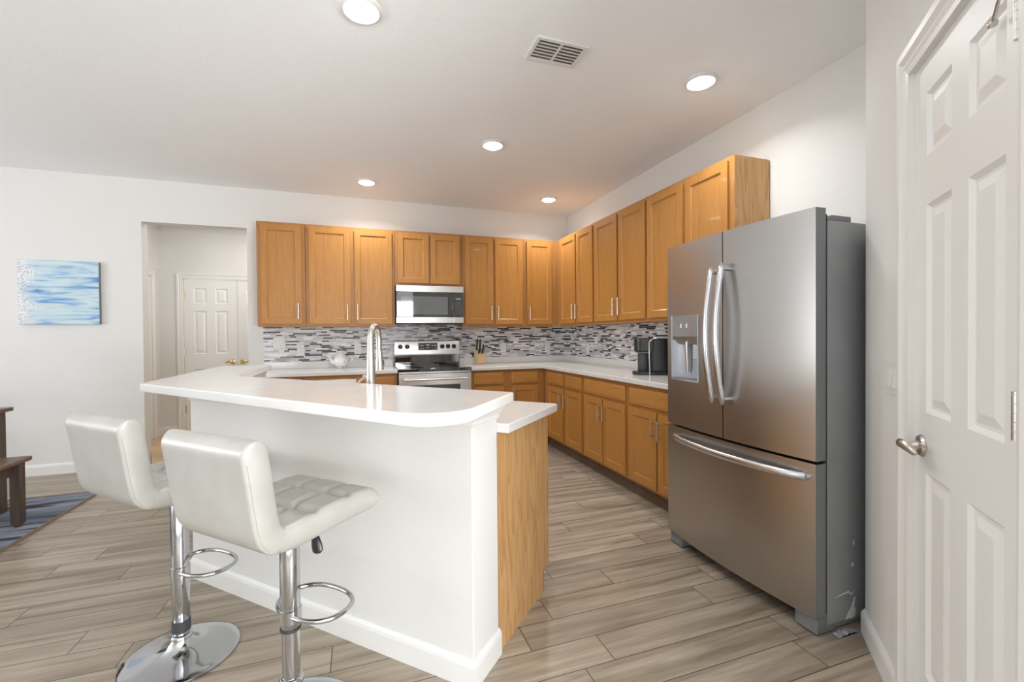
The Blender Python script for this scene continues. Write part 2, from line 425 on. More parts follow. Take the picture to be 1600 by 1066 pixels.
def D(u, v): return ((u+v)/S2, (v-u)/S2)

def panel_face(mb, W, H, holes, prof, th, y0=0.0):
    """slab W x H (x,z), front at y=-th, back at y=0, with panels sunk by prof=[(inset, depth)]"""
    xs = sorted({0.0, W} | {h[0] for h in holes} | {h[1] for h in holes})
    zs = sorted({0.0, H} | {h[2] for h in holes} | {h[3] for h in holes})
    def inside(x, z): return any(h[0] < x < h[1] and h[2] < z < h[3] for h in holes)
    yf = y0-th
    for i in range(len(xs)-1):
        for j in range(len(zs)-1):
            if inside((xs[i]+xs[i+1])/2, (zs[j]+zs[j+1])/2): continue
            mb.add([(xs[i], yf, zs[j]), (xs[i+1], yf, zs[j]), (xs[i+1], yf, zs[j+1]), (xs[i], yf, zs[j+1])], [(0, 1, 2, 3)])
    for h in holes:
        rings = [(0, 0)]+prof; vv = []
        for ins, dep in rings:
            vv += [(h[0]+ins, yf+dep, h[2]+ins), (h[1]-ins, yf+dep, h[2]+ins), (h[1]-ins, yf+dep, h[3]-ins), (h[0]+ins, yf+dep, h[3]-ins)]
        ff = []
        for k in range(len(rings)-1):
            for q in range(4): ff.append((k*4+q, k*4+(q+1) % 4, (k+1)*4+(q+1) % 4, (k+1)*4+q))
        k = len(rings)-1; ff.append((k*4, k*4+1, k*4+2, k*4+3))
        mb.add(vv, ff)
    # back and sides
    mb.add([(0, y0, 0), (W, y0, 0), (W, y0, H), (0, y0, H)], [(3, 2, 1, 0)])
    mb.add([(0, yf, 0), (0, y0, 0), (0, y0, H), (0, yf, H)], [(0, 1, 2, 3)])
    mb.add([(W, yf, 0), (W, y0, 0), (W, y0, H), (W, yf, H)], [(3, 2, 1, 0)])
    mb.add([(0, yf, 0), (W, yf, 0), (W, y0, 0), (0, y0, 0)], [(3, 2, 1, 0)])
    mb.add([(0, yf, H), (W, yf, H), (W, y0, H), (0, y0, H)], [(0, 1, 2, 3)])
    return mb
def weld(o):
    bm = bmesh.new(); bm.from_mesh(o.data); bmesh.ops.remove_doubles(bm, verts=bm.verts, dist=1e-5)
    bmesh.ops.recalc_face_normals(bm, faces=bm.faces); bm.to_mesh(o.data); bm.free(); return o

# ------------------------------------------------------------------ room shell
H = 2.80
XL, YR, XR = -8.6, -8.4, 2.6           # dining side wall, rear wall
def wall(name, *boxes, mat='wall_paint'):
    mb = MB()
    for b in boxes: mb.box(*b)
    return mb.obj(name, mat, kind='structure')
MB().box(XL-.15, XR+.15, YR-.15, .12, -.06, 0).obj('floor', 'plank_tile', kind='structure')
MB().box(-5.2, -3.2, .12, 1.80, -.06, -.001).obj('floor_hall', 'hall_tile', kind='structure')
MB().box(XL-.15, XR+.15, YR-.15, .12, H, H+.1).obj('ceiling', 'ceiling_paint', kind='structure')
OX0, OX1, OZ = -4.585, -3.688, 2.388
wall('wall_back', (XL-.15, OX0, 0, .12, 0, H), (OX1, .15, 0, .12, 0, H), (OX0, OX1, 0, .12, OZ, H))
wall('wall_right', (0, .15, -3.99, 0, 0, H))
# dining side wall with windows, rear wall with patio doors
wall('wall_left', (XL-.15, XL, YR, -5.3, 0, H), (XL-.15, XL, -1.3, 0, 0, H), (XL-.15, XL, -5.3, -1.3, 0, .65), (XL-.15, XL, -5.3, -1.3, 2.35, H))
wall('wall_rear', (XL-.15, -5.45, YR-.15, YR, 0, H), (-2.0, -1.75, YR-.15, YR, 0, H), (.45, XR+.15, YR-.15, YR, 0, H), (-5.45, -2.0, YR-.15, YR, 2.40, H), (-5.45, -2.0, YR-.15, YR, 0, .06), (-1.75, .45, YR-.15, YR, 2.3, H), (-1.75, .45, YR-.15, YR, 0, .4))
# pantry block: return wall, 45 degree wall with door, side wall
P0 = Vector((-.62, -3.99))
def PW(s, n): return (P0.x-s/S2-n/S2, P0.y-s/S2+n/S2)
s0, s1, sE, HD = .513, 1.085, 1.30, 2.036
mb = MB()
mb.prism([(0.15, -3.99), (-.62, -3.99), PW(.0, 0), PW(.05, -.10), (0.15, -4.10)], 0, H)
def pw_box(mb, a, b, n0, n1, z0, z1): return mb.prism([PW(a, n0), PW(b, n0), PW(b, n1), PW(a, n1)], z0, z1)
pw_box(mb, 0, s0, 0, -.10, 0, H); pw_box(mb, s1, sE, 0, -.10, 0, H); pw_box(mb, s0, s1, 0, -.10, HD, H)
mb.obj('wall_pantry', 'wall_paint', kind='structure')
ex, ey = PW(sE, 0)
wall('wall_side', (ex+.08, XR, ey-.10, ey+.0, 0, H), (XR, XR+.15, YR, ey, 0, H))
# hall shell
wall('wall_hall_left', (-5.16, -5.04, .12, .60, 0, H), (-5.16, -5.04, 1.42, 1.80, 0, H), (-5.16, -5.04, .60, 1.42, 2.03, H), (-5.16, OX0, .12, .13, 0, H))
DX0, DX1, DY = -4.775, -3.545, 1.65
wall('wall_hall_end', (-5.16, DX0, DY, DY+.12, 0, H), (DX1, -3.0, DY, DY+.12, 0, H), (DX0, DX1, DY, DY+.12, 2.035, H))
wall('wall_hall_right', (-3.25, -3.13, .12, DY, 0, H))
MB().box(-5.16, -3.13, .12, 1.80, H, H+.1).obj('ceiling_hall', 'ceiling_paint', kind='structure')

# windows and patio doors behind the camera (they light the room and show in the steel)
def window(name, M_rotz, loc, W, Hh, z0, bars):
    w = struct_empty(name, loc, M_rotz)
    mb = MB(); t = .05
    mb.box(0, W, -.03, .03, z0, z0+t); mb.box(0, W, -.03, .03, z0+Hh-t, z0+Hh)
    for k in range(bars+1):
        x = k*(W-t)/bars; mb.box(x, x+t, -.03, .03, z0+t, z0+Hh-t)
    mb.obj('window_frame', 'trim_paint', w, bevel=.004)
    return w
window('window_1', 0, (-5.45, YR-.08, 0), 3.45, 2.34, .06, 3)
window('window_3', 0, (-1.75, YR-.08, 0), 2.2, 1.9, .4, 2)
window('window_2', PI/2, (XL-.08, -5.3, 0), 4.0, 1.7, .65, 3)

# baseboards
BB = [(0, 0), (.014, 0), (.014, .075), (.011, .088), (.004, .10), (0, .10)]
BBx = [(-.002, 0)]+BB[1:-1]+[(-.002, .10)]
def baseboard(name, *paths):
    mb = MB()
    for p in paths: mb.molding(p, BBx)
    return mb.obj(name, 'trim_paint', kind='structure')
baseboard('baseboard_back', [(XL, 0), (OX0, 0)], [(OX1, 0), (-3.57, 0)])
baseboard('baseboard_left', [(XL, YR), (XL, 0)])
baseboard('baseboard_hall', [(OX0, .13), (-5.04, .13)][::-1], [(-5.04, 1.51), (-5.04, DY), (DX0-.075, DY)])
baseboard('baseboard_pantry', [(-.10, -3.99), (-.62, -3.99), PW(s0-.10, 0)], [PW(s1+.10, 0), PW(sE, 0)], [(ex, ey-.10), (XR, ey-.10)][::-1])
# door casings
CAS = [(0, -.002), (.014, -.002), (.016, .012), (.012, .022), (.016, .034), (.010, .050), (.018, .066), (.018, .088), (0, .088)]
def casing(name, parent_loc, rotz, x0, x1, h, w=.088):
    """around an opening x0..x1,0..h on a wall whose face is y=0, room at -y"""
    mb = MB(); prof = CAS
    rings = []
    path = [(x0, 0, 'l'), (x0, h, 'c'), (x1, h, 'c'), (x1, 0, 'r')]
    k = w/.088
    for i, (x, z, t) in enumerate(path):
        ring = []
        for out, d in prof:
            d = d*k
            dx = -d if i < 2 else d
            dz = d if t == 'c' else 0
            ring.append((x+dx, -out, z+dz))
        rings.append(ring)
    n = len(prof); vv = [p for r in rings for p in r]; ff = []
    for i in range(3):
        for q in range(n): ff.append((i*n+q, i*n+(q+1) % n, (i+1)*n+(q+1) % n, (i+1)*n+q))
    ff.append(tuple(range(n))); ff.append(tuple(3*n+q for q in range(n)))
    mb.add(vv, ff)
    return mb.obj(name, 'trim_paint', loc=parent_loc, rotz=rotz, kind='structure')

SIXP = [(.012, .009), (.020, .009), (.045, .002)]
def six_panel(W, Hh, stile, mull, zs):
    pw = (W-2*stile-mull)/2; holes = []
    for a, b in zs:
        holes += [(stile, stile+pw, a, b), (W-stile-pw, W-stile, a, b)]
    return holes
def panel_door(name, W, Hh, loc, rotz, zs, stile=.085, mull=.085):
    d = struct_empty(name, loc, rotz)
    mb = MB(); panel_face(mb, W, Hh, six_panel(W, Hh, stile, mull, zs), SIXP, .035)
    weld(mb.obj('door_leaf', 'door_paint', d, kind=None))
    return d
def hinge(parent, x, y, z, mat='brass'):
    mb = MB()
    for k in range(5): mb.cyl(.0075, z-.045+k*.018, z-.045+k*.018+.0172, (x, y, 0), 12)
    mb.box(x-.012, x+.012, y+.003, y+.005, z-.045, z+.045)
    mb.cyl(.0075, z+.0455, z+.05, (x, y, 0), 12)
    return mb.obj('hinge', mat, parent)
def lever(parent, x, y, z, direction, mat='brass', ln=.10):
    mb = MB()
    mb.lathe([(.033, 0), (.033, .004), (.028, .010), (.014, .013), (.011, .02), (.011, .04), (.013, .045)], (x, y, z), 24, axis='y')
    pts = []; rad = []
    for k in range(13):
        t = k/12
        pts.append((x+direction*(-.008+ln*t), y-.050-.010*math.sin(t*PI)+.008*t, z+.010*math.sin(t*PI*1.1)-.004*t))
        rad.append(.0125*(1-.30*t)+.003*math.sin(t*PI) if k not in (0, 12) else .006)
    mb.tube(pts, rad, 14, flat=.75)
    return mb.obj('door_handle', mat, parent)
# pantry door: local x runs along +s, local -y is the room
rot_p = math.atan2(-1, -1)
# local x -> (-.707,-.707); local -y must be (-.707,.707) : rotation -135deg gives (0,-1)->(-.707,.707)
d = panel_door('door_1', s1-s0-.006, HD-.014, (*PW(s0+.003, -.039), .010), rot_p,
               [(.235, .83), (1.005, 1.605), (1.745, 1.925)], .082, .088)
lever(d, .058, -.035, .903, 1, 'nickel')
hinge(d, s1-s0-.016, -.048, 1.07, 'nickel'); hinge(d, s1-s0-.016, -.048, 1.845, 'nickel'); hinge(d, s1-s0-.016, -.048, .25, 'nickel')
mb = MB(); mb.tube([(s1-s0-.004, -.045, 1.90), (s1-s0-.05, -.062, 1.905), (s1-s0-.10, -.052, 1.885)], .0035, 10)
mb.lathe([(.006, 0), (.008, .004), (.008, .012), (.005, .014)], (s1-s0-.10, -.045, 1.883), 12, axis='y')
mb.obj('hinge_stop', 'nickel', d)
casing('trim_1', (*PW(s0, 0), 0), rot_p, 0, s1-s0, HD)
mb = MB(); pw_box(mb, s0-.0, s0+.0028, -.0, -.10, 0, HD); pw_box(mb, s1-.0028, s1, -.0, -.10, 0, HD); pw_box(mb, s0, s1, -.0, -.10, HD-.0038, HD)
mb.obj('trim_2', 'trim_paint', kind='structure')
# hall closet double doors
hw = (DX1-DX0-.012)/2
for i in range(2):
    x = DX0+.004+i*(hw+.004)
    d = panel_door('door_%d' % (2+i), hw, 2.018, (x, DY+.036, .010), 0, [(.22, .83), (1.03, 1.60), (1.70, 1.90)], .11, .10)
    lever(d, hw-.055 if i == 0 else .055, -.035, .915, -1 if i == 0 else 1, 'bright_brass', .09)
    for z in (.30, 1.05, 1.80): hinge(d, .0 if i == 0 else hw, -.040, z, 'brass')
casing('trim_3', (0, DY, 0), 0, DX0, DX1, 2.035, .07)
# hall side door (local x -> -y? wall face at x=-5.04, room at +x : rotz=90 gives -y -> +x, x -> +y)
d = panel_door('door_4', .81, 2.01, (-5.04-.03, .605, .010), PI/2, [(.22, .83), (1.0, 1.58), (1.68, 1.88)], .11, .10)
casing('trim_4', (-5.04, 0, 0), PI/2, .60, 1.42, 2.03, .075)

# ------------------------------------------------------------------ half wall of the breakfast bar
VO, VI, UE = -4.20, -4.01, 1.06
xo, xi, ye = -3.43, -3.27, -1.45
co = (xo, VO*S2-xo); ci = (xi, VI*S2-xi)
hw_poly = [D(UE, VO), co, (xo, ye), (xi, ye), ci, D(UE, VI)]
BAR0, BAR1 = 1.002, 1.040
MB().prism(hw_poly, 0, BAR0-.002).obj('wall_half', 'wall_paint', kind='structure', bevel=.004)
mb = MB(); path = [(xi, ye), (xo, ye), co, D(UE, VO), D(UE, VI)]
mb.molding(path, BBx); mb.obj('baseboard_half', 'trim_paint', kind='structure')
CR = [(-.002, .925), (.006, .925), (.010, .935), (.010, .945), (.022, .960), (.036, .975), (.040, .985), (.040, BAR0-.001), (-.002, BAR0-.001)]
mb = MB(); mb.molding([(xi, ye), (xo, ye), co, D(UE, VO), D(UE, VI)], CR); mb.obj('trim_5', 'trim_paint', kind='structure')

# ------------------------------------------------------------------ countertops
def rounded(poly, radii, n=8):
    out = []
    m = len(poly)
    for i, p in enumerate(poly):
        r = radii.get(i, 0)
        if not r: out.append(p); continue
        P = Vector(p); A = (Vector(poly[i-1])-P).normalized(); B = (Vector(poly[(i+1) % m])-P).normalized()
        ang = A.angle(B); t = r/math.tan(ang/2); c = P+(A+B).normalized()*(r/math.sin(ang/2))
        s = P+A*t-c; e = P+B*t-c
        a0 = math.atan2(s.y, s.x); a1 = math.atan2(e.y, e.x); da = (a1-a0+PI) % (2*PI)-PI
        for k in range(n+1):
            a = a0+da*k/n; out.append((c.x+r*math.cos(a), c.y+r*math.sin(a)))
    return out
bar = [D(1.165, -4.07), D(1.235, -4.60), (-3.555, -2.745), (-3.575, -1.43), (-3.23, -1.43), (-3.23, -2.46)]
bar = rounded(bar, {0: .015, 1: .14, 2: .02, 3: .02, 4: .02}, 10)
t = thing('bar_countertop', 'raised white quartz breakfast bar top with rounded end above the stools', 'countertop', (0, 0, BAR0))
MB().prism(bar, 0, BAR1-BAR0).obj('counter_slab', 'quartz', t, bevel=.006, seg=3)
# bracket under the bar corner
tb = thing('bar_bracket', 'small white bracket under the left corner of the raised bar top', 'bracket', (-3.462, -2.55, BAR0-.002), math.radians(-45))
mb = MB(); pr = [(0, 0), (.0, -.012)]
mb.add([], [])
pf = [(-.10, 0), (.10, 0), (.10, -.012), (.06, -.022), (0, -.026), (-.06, -.022), (-.10, -.012)]
mb.add([(x, -.02, z) for x, z in pf]+[(x, .02, z) for x, z in pf], [tuple(range(7)), tuple(range(13, 6, -1))]+[(i, (i+1) % 7, 7+(i+1) % 7, 7+i) for i in range(7)])
mb.obj('bracket_arm', 'trim_paint', tb, bevel=.004)
LOW1 = .906
low = [D(1.11, VI+.001), D(1.11, -3.45), (-2.62, -3.45*S2+2.62), (-2.62, -1.43), (xi+.001, -1.43), (xi+.001, ci[1])]
low = rounded(low, {1: .02, 3: .02}, 6)
t = thing('peninsula_countertop', 'lower white quartz worktop behind the raised bar, over the oak end panel', 'countertop', (0, 0, LOW1-.038))
MB().prism(low, 0, .038).obj('counter_slab', 'quartz', t, bevel=.005, seg=3)
CT0, CT1 = .876, .914
RX0, RX1 = -2.229, -1.467
t = thing('left_countertop', 'white quartz worktop left of the range with the teapot on it', 'countertop', (0, 0, CT0))
MB().box(-3.575, RX0-.002, -.648, -.001, 0, CT1-CT0).obj('counter_slab', 'quartz', t, bevel=.005, seg=3)
MB().box(-3.545, RX0-.002, -.021, -.001, CT1-CT0, .988-CT0).obj('upstand', 'quartz', t, bevel=.003)
t = thing('corner_countertop', 'white quartz worktop turning the corner from the range to the refrigerator', 'countertop', (0, 0, CT0))
MB().prism([(RX1+.002, -.001), (RX1+.002, -.648), (-.648, -.648), (-.648, -3.02), (-.001, -3.02), (-.001, -.001)], 0, CT1-CT0).obj('counter_slab', 'quartz', t, bevel=.005, seg=3)
MB().prism([(RX1+.002, -.001), (RX1+.002, -.021), (-.021, -.021), (-.021, -3.02), (-.001, -3.02), (-.001, -.001)], CT1-CT0, .988-CT0).obj('upstand', 'quartz', t, bevel=.003)
# mosaic backsplash
UB, UT = 1.357, 2.40
tag(MB().box(-3.547, -.009, -.009, -.0005, .9885, UB+.045).obj('tile_backsplash', 'mosaic_back'), 'grey, black and white strip mosaic backsplash on the back wall behind the range', 'backsplash')
tag(MB().box(-.009, -.0005, -3.02, -.0005, .9885, UB).obj('tile_backsplash', 'mosaic_right'), 'grey, black and white strip mosaic backsplash on the right wall behind the coffee maker', 'backsplash')

# ------------------------------------------------------------------ cabinets
SHK = [(.004, .003), (.009, .009)]
def cab_door(parent, x0, x1, z0, z1, yf, fr=.055, handle=None, hl=.16, mat='oak', top=True):
    """door between x0..x1, z0..z1; back face at y=yf; handle=(x, z0, z1)"""
    mb = MB(); W = x1-x0; Hh = z1-z0
    panel_face(mb, W, Hh, [(fr, W-fr, fr, Hh-fr)], SHK, .019)
    d = mb.obj('door', mat, parent, loc=(x0, yf, z0)); weld(d)
    bmod = d.modifiers.new('bevel', 'BEVEL'); bmod.width = .003; bmod.segments = 2; bmod.limit_method = 'ANGLE'; bmod.angle_limit = math.radians(60)
    if handle: pull(d, handle[0]-x0, -.019, handle[1]-z0, handle[2]-z0)
    return d
def pull(parent, x, y, za, zb):
    mb = MB(); mb.cyl(.0058, za, zb, (x, y-.030, 0), 12, ch=.001)
    for z in (za+.028, zb-.028): mb.lathe([(.0045, 0), (.0045, .030)], (x, y, z), 10, axis='y')
    return mb.obj('handle', 'nickel', parent)
def drawer(parent, x0, x1, z0, z1, yf):
    mb = MB(); W, Hh = x1-x0, z1-z0
    panel_face(mb, W, Hh, [(.0, W, .0, Hh)], [(.006, -.0), (.020, -.004)], .015)
    d = mb.obj('drawer', 'oak_horizontal', parent, loc=(x0, yf, z0)); weld(d)
    return d
def upper(label, loc, rotz, W, z0, z1, doors, depth=.305, stile=.03, body_mat='oak_frame'):
    """doors: list of (x0,x1,handle_x or None)"""
    t = thing('wall_cabinet', label, 'cabinet', loc=(loc[0], loc[1], z0), rotz=rotz, group='oak wall cabinets')
    mb = MB(); g = .0006
    mb.box(g, W-g, -depth+.019, -.010, 0, z1-z0)
    mb.obj('body', body_mat, t, bevel=.0015)
    mb = MB(); hh = z1-z0
    xs = [g]+[d for q in doors for d in (q[0], q[1])]+[W-g]
    mb.box(g, W-g, -depth, -depth+.0195, 0, .045); mb.box(g, W-g, -depth, -depth+.0195, hh-.045, hh)
    mb.box(g, doors[0][0]+.012, -depth, -depth+.0195, .045, hh-.045); mb.box(doors[-1][1]-.012, W-g, -depth, -depth+.0195, .045, hh-.045)
    for a, b in zip(doors[:-1], doors[1:]): mb.box(a[1]-.012, b[0]+.012, -depth, -depth+.0195, .045, hh-.045)
    mb.obj('face_frame', 'oak_frame', t, bevel=.001)
    for q in doors:
        h = (q[2], .07, .07+.165) if q[2] is not None else None
        cab_door(t, q[0], q[1], .028, hh-.027, -depth-.0005, handle=h)
    return t
def U(x): return x
# back wall uppers (x measured in world, origin at the left end)
def upper_back(label, x0, x1, doors, z0=UB, z1=UT):
    ds = [(a-x0, b-x0, (h-x0) if h is not None else None) for a, b, h in doors]
    return upper(label, (x0, 0), 0, x1-x0, z0, z1, ds)
upper_back('single-door oak wall cabinet at the far left, beside the hall opening', -3.542, -3.105, [(-3.506, -3.14, -3.168)])
upper_back('double-door oak wall cabinet above the teapot, just left of the microwave', -3.103, -2.226, [(-3.070, -2.678, -2.706), (-2.634, -2.256, -2.606)])
cm = upper_back('short oak wall cabinet with two doors above the microwave', -2.224, -1.484, [(-2.191, -1.862, None), (-1.841, -1.517, None)], 1.803)
upper_back('double-door oak wall cabinet just right of the microwave, above the knife block', -1.482, -.732, [(-1.452, -1.117, -1.145), (-1.093, -.76, -1.065)])
upper_back('narrow single-door oak wall cabinet on the back wall next to the inner corner', -.730, -.3055, [(-.700, -.379, -.672)])
def upper_right(label, y0, y1, doors):
    ds = [(y0-a, y0-b, (y0-h) if h is not None else None) for a, b, h in doors]
    return upper(label, (0, y0), -PI/2, y0-y1, UB, UT, ds)
upper_right('double-door oak wall cabinet on the right wall, nearest the inner corner', -.3065, -1.228, [(-.44, -.826, -.798), (-.857, -1.211, -.885)])
upper_right('double-door oak wall cabinet on the right wall above the coffee maker', -1.230, -2.106, [(-1.25, -1.665, -1.637), (-1.697, -2.094, -1.725)])
ur = upper_right('tall double-door oak wall cabinet on the right wall, end panel showing beside the refrigerator', -2.108, -3.015, [(-2.125, -2.545, None), (-2.579, -2.975, None)])
MB().box(.9045, .907, -.305, -.010, 0, UT-UB).obj('end_panel', 'oak_panel', ur)

def base(label, loc, rotz, W, fronts, depth=.61, ztop=CT0, toe=.055, end_panel=False):
    """fronts: ('drawer'|'door', x0, x1, handle_x)"""
    t = thing('base_cabinet', label, 'cabinet', loc=(loc[0], loc[1], 0), rotz=rotz, group='oak base cabinets')
    g = .0008
    mb = MB(); mb.box(g, W-g, -depth+.019, -.003, .115, ztop-.0005); mb.obj('body', 'oak_frame', t)
    mb = MB(); mb.box(g, W-g, -depth+toe, -depth+toe+.016, .0, .115); mb.box(g, W-g, -depth+toe+.016, -.003, .0, .02)
    mb.obj('toe_kick', 'toe_dark', t)
    mb = MB(); xs = sorted({f[1] for f in fronts}); xe = sorted({f[2] for f in fronts})
    z0, z1 = .115, ztop-.0005
    mb.box(g, W-g, -depth, -depth+.0195, z1-.030, z1); mb.box(g, W-g, -depth, -depth+.0195, z0, z0+.05)
    dd = sorted([f for f in fronts if f[0] == 'door'], key=lambda f: f[1])
    edges = [g, dd[0][1]+.014]
    mb.box(g, dd[0][1]+.014, -depth, -depth+.0195, z0+.05, z1-.03); mb.box(dd[-1][2]-.014, W-g, -depth, -depth+.0195, z0+.05, z1-.03)
    for a, b in zip(dd[:-1], dd[1:]): mb.box(a[2]-.014, b[1]+.014, -depth, -depth+.0195, z0+.05, .69)
    dr = sorted([f for f in fronts if f[0] == 'drawer'], key=lambda f: f[1])
    for a, b in zip(dr[:-1], dr[1:]): mb.box(a[2]-.014, b[1]+.014, -depth, -depth+.0195, .735, z1-.03)
    mb.box(dd[0][1]+.014, dd[-1][2]-.014, -depth, -depth+.0195, .690, .735)
    mb.obj('face_frame', 'oak_frame', t, bevel=.001)
    for f in fronts:
        if f[0] == 'drawer': drawer(t, f[1], f[2], .722, .848, -depth-.0005)
        else:
            h = (f[3], .502, .645) if f[3] is not None else None
            cab_door(t, f[1], f[2], .140, .694, -depth-.0005, handle=h)
    return t
def base_back(label, x0, x1, fr):
    return base(label, (x0, 0), 0, x1-x0, [(k, a-x0, b-x0, (h-x0) if h is not None else None) for k, a, b, h in fr])
base_back('oak base cabinet with two drawers right of the range, under the knife block', RX1+.004, -.6115,
          [('drawer', -1.435, -1.095, None), ('drawer', -1.012, -.694, None), ('door', -1.435, -1.095, -1.125), ('door', -1.012, -.694, -.985)])
base_back('oak base cabinet left of the range, under the teapot', -3.10, RX0-.004,
          [('drawer', -3.06, -2.69, None), ('drawer', -2.64, -2.26, None), ('door', -3.06, -2.69, -2.72), ('door', -2.64, -2.26, -2.61)])
base_back('oak base cabinet at the left end of the back wall, half hidden by the bar', -3.56, -3.102,
          [('drawer', -3.53, -3.13, None), ('door', -3.53, -3.13, -3.16)])
def base_right(label, y0, y1, fr):
    return base(label, (0, y0), -PI/2, y0-y1, [(k, y0-a, y0-b, (y0-h) if h is not None else None) for k, a, b, h in fr])
base_right('oak base cabinet with two small drawers on the right wall, nearest the inner corner', -.6115, -1.553,
           [('drawer', -.74, -1.129, None), ('drawer', -1.174, -1.532, None), ('door', -.74, -1.129, -1.10), ('door', -1.174, -1.532, -1.203)])
base_right('oak base cabinet with one wide drawer, middle of the right wall run', -1.555, -2.279,
           [('drawer', -1.582, -2.253, None), ('door', -1.582, -1.908, -1.880), ('door', -1.926, -2.253, -1.955)])
base_right('oak base cabinet with one wide drawer on the right wall, beside the refrigerator', -2.281, -3.015,
           [('drawer', -2.306, -2.99, None), ('door', -2.306, -2.640, -2.612), ('door', -2.658, -2.99, -2.686)])
# peninsula cabinets (diagonal and leg)
px, py = D(UE-.001, VI)
dep = -3.475-VI
pc = base('oak end cabinet of the peninsula with bare grained side panel under the lower worktop', (px, py), math.radians(135), 1.50,
          [('drawer', .03, .72, None), ('drawer', .78, 1.47, None), ('door', .03, .37, .34), ('door', .39, .72, .42), ('door', .78, 1.11, 1.08), ('door', 1.13, 1.47, 1.16)],
          depth=dep, ztop=LOW1-.039)
mb = MB()
zt = LOW1-.039
poly = [(-.003, 0), (-dep+.07, 0), (-dep+.07, .105), (-dep, .105), (-dep, zt), (-.003, zt)]
n = len(poly)
mb.add([(-.0035, y, z) for y, z in poly]+[(.0008, y, z) for y, z in poly], [tuple(range(n)), tuple(range(2*n-1, n-1, -1))]+[(i, (i+1) % n, n+(i+1) % n, n+i) for i in range(n)])
mb.obj('end_panel', 'oak_panel', pc)
base('oak base cabinet of the peninsula leg, hidden behind the raised bar', (xi, -2.09), math.radians(90), .64,
     [('drawer', .03, .61, None), ('door', .03, .31, .28), ('door', .33, .61, .36)], depth=.60, ztop=LOW1-.039)

# ------------------------------------------------------------------ refrigerator (local: x along the front toward the pantry, -y out)
FX, FY0, FW = -.844, -3.037, .909
fr = thing('refrigerator', 'stainless steel french door refrigerator with ice dispenser and freezer drawer', 'refrigerator', (0, FY0, 0), -PI/2)
def fx(y): return FY0-y
mb = MB(); mb.box(.003, FW-.003, -.772, -.045, .035, 1.712)
mb.box(.02, FW-.02, -.75, -.06, .0, .035)
mb.obj('body', 'fridge_side', fr, bevel=.004)
BUL = .030
def door_front(x): return -.844-BUL*(1-((x-FW/2)/(FW/2))**2)+0
def bowed(x0, x1, z0, z1, yback=-.787, n=14, hole=None):
    """door slab with bowed front; hole=(hx0,hx1,hz0,hz1) left open"""
    mb = MB()
    xs = [x0+(x1-x0)*k/n for k in range(n+1)]
    zs = [z0, z1]
    if hole:
        xs = sorted([x for x in xs if abs(x-hole[0]) > .012 and abs(x-hole[1]) > .012]+[hole[0], hole[1]]); zs = [z0, hole[2], hole[3], z1]
    f = []; v = []
    nx = len(xs)
    for z in zs:
        for x in xs: v.append((x, door_front(x), z))
    for j in range(len(zs)-1):
        for i in range(nx-1):
            if hole and j == 1 and hole[0]-1e-6 <= xs[i] and xs[i+1] <= hole[1]+1e-6: continue
            f.append((j*nx+i, j*nx+i+1, (j+1)*nx+i+1, (j+1)*nx+i))
    mb.add(v, f, True)
    # back, top, bottom, sides
    mb.add([(x0, yback, z0), (x1, yback, z0), (x1, yback, z1), (x0, yback, z1)], [(3, 2, 1, 0)])
    for z in (z0, z1):
        vv = [(x, door_front(x), z) for x in xs]+[(x1, yback, z), (x0, yback, z)]
        mb.add(vv, [tuple(range(len(vv)))])
    for x in (x0, x1):
        vv = [(x, door_front(x), q) for q in zs]+[(x, yback, z1), (x, yback, z0)]
        mb.add(vv, [tuple(range(len(vv)))])
    return mb
gapx = FW/2
HOLE = (fx(-3.077)+.006, fx(-3.309)+.012, .985, 1.354)
dl = bowed(.001, gapx-.003, .724, 1.758, hole=HOLE).obj('door', 'steel', fr, label='left refrigerator door with ice and water dispenser'); weld(dl)
dr_ = bowed(gapx+.003, FW-.001, .724, 1.758).obj('door', 'steel', fr, label='plain right refrigerator door'); weld(dr_)
dz = bowed(.001, FW-.001, .078, .712, n=24).obj('freezer_drawer', 'steel', fr); weld(dz)
for o in (dl, dr_, dz):
    o.data.set_sharp_from_angle(angle=math.radians(30))
# grey door side caps, gaskets
mb = MB(); mb.box(FW-.001, FW+.0006, -.842, -.789, .724, 1.757); mb.box(FW-.001, FW+.0006, -.842, -.789, .080, .711)
mb.obj('door_edge', 'grey_plastic', fr)
MB().box(.008, FW-.008, -.790, -.770, .082, 1.735).obj('gasket', 'dark_shadow', fr)
# hinge covers
for x, x2 in ((.012, .012), (FW-.112, FW-.050)):
    mb = MB(); mb.box(x, x+.10, -.735, -.62, 1.7125, 1.738); mb.box(x2, x2+.038, -.80, -.73, 1.7125, 1.732); mb.obj('hinge_cover', 'grey_plastic', fr, bevel=.004)
# feet / grille
mb = MB(); mb.box(.05, FW-.10, -.775, -.75, .012, .068); mb.obj('toe_grille', 'black_plastic', fr)
for x in (.003, FW-.105):
    mb = MB(); mb.box(x, x+.10, -.832, -.72, .004, .072); mb.obj('foot_cover', 'grey_plastic', fr, bevel=.008)
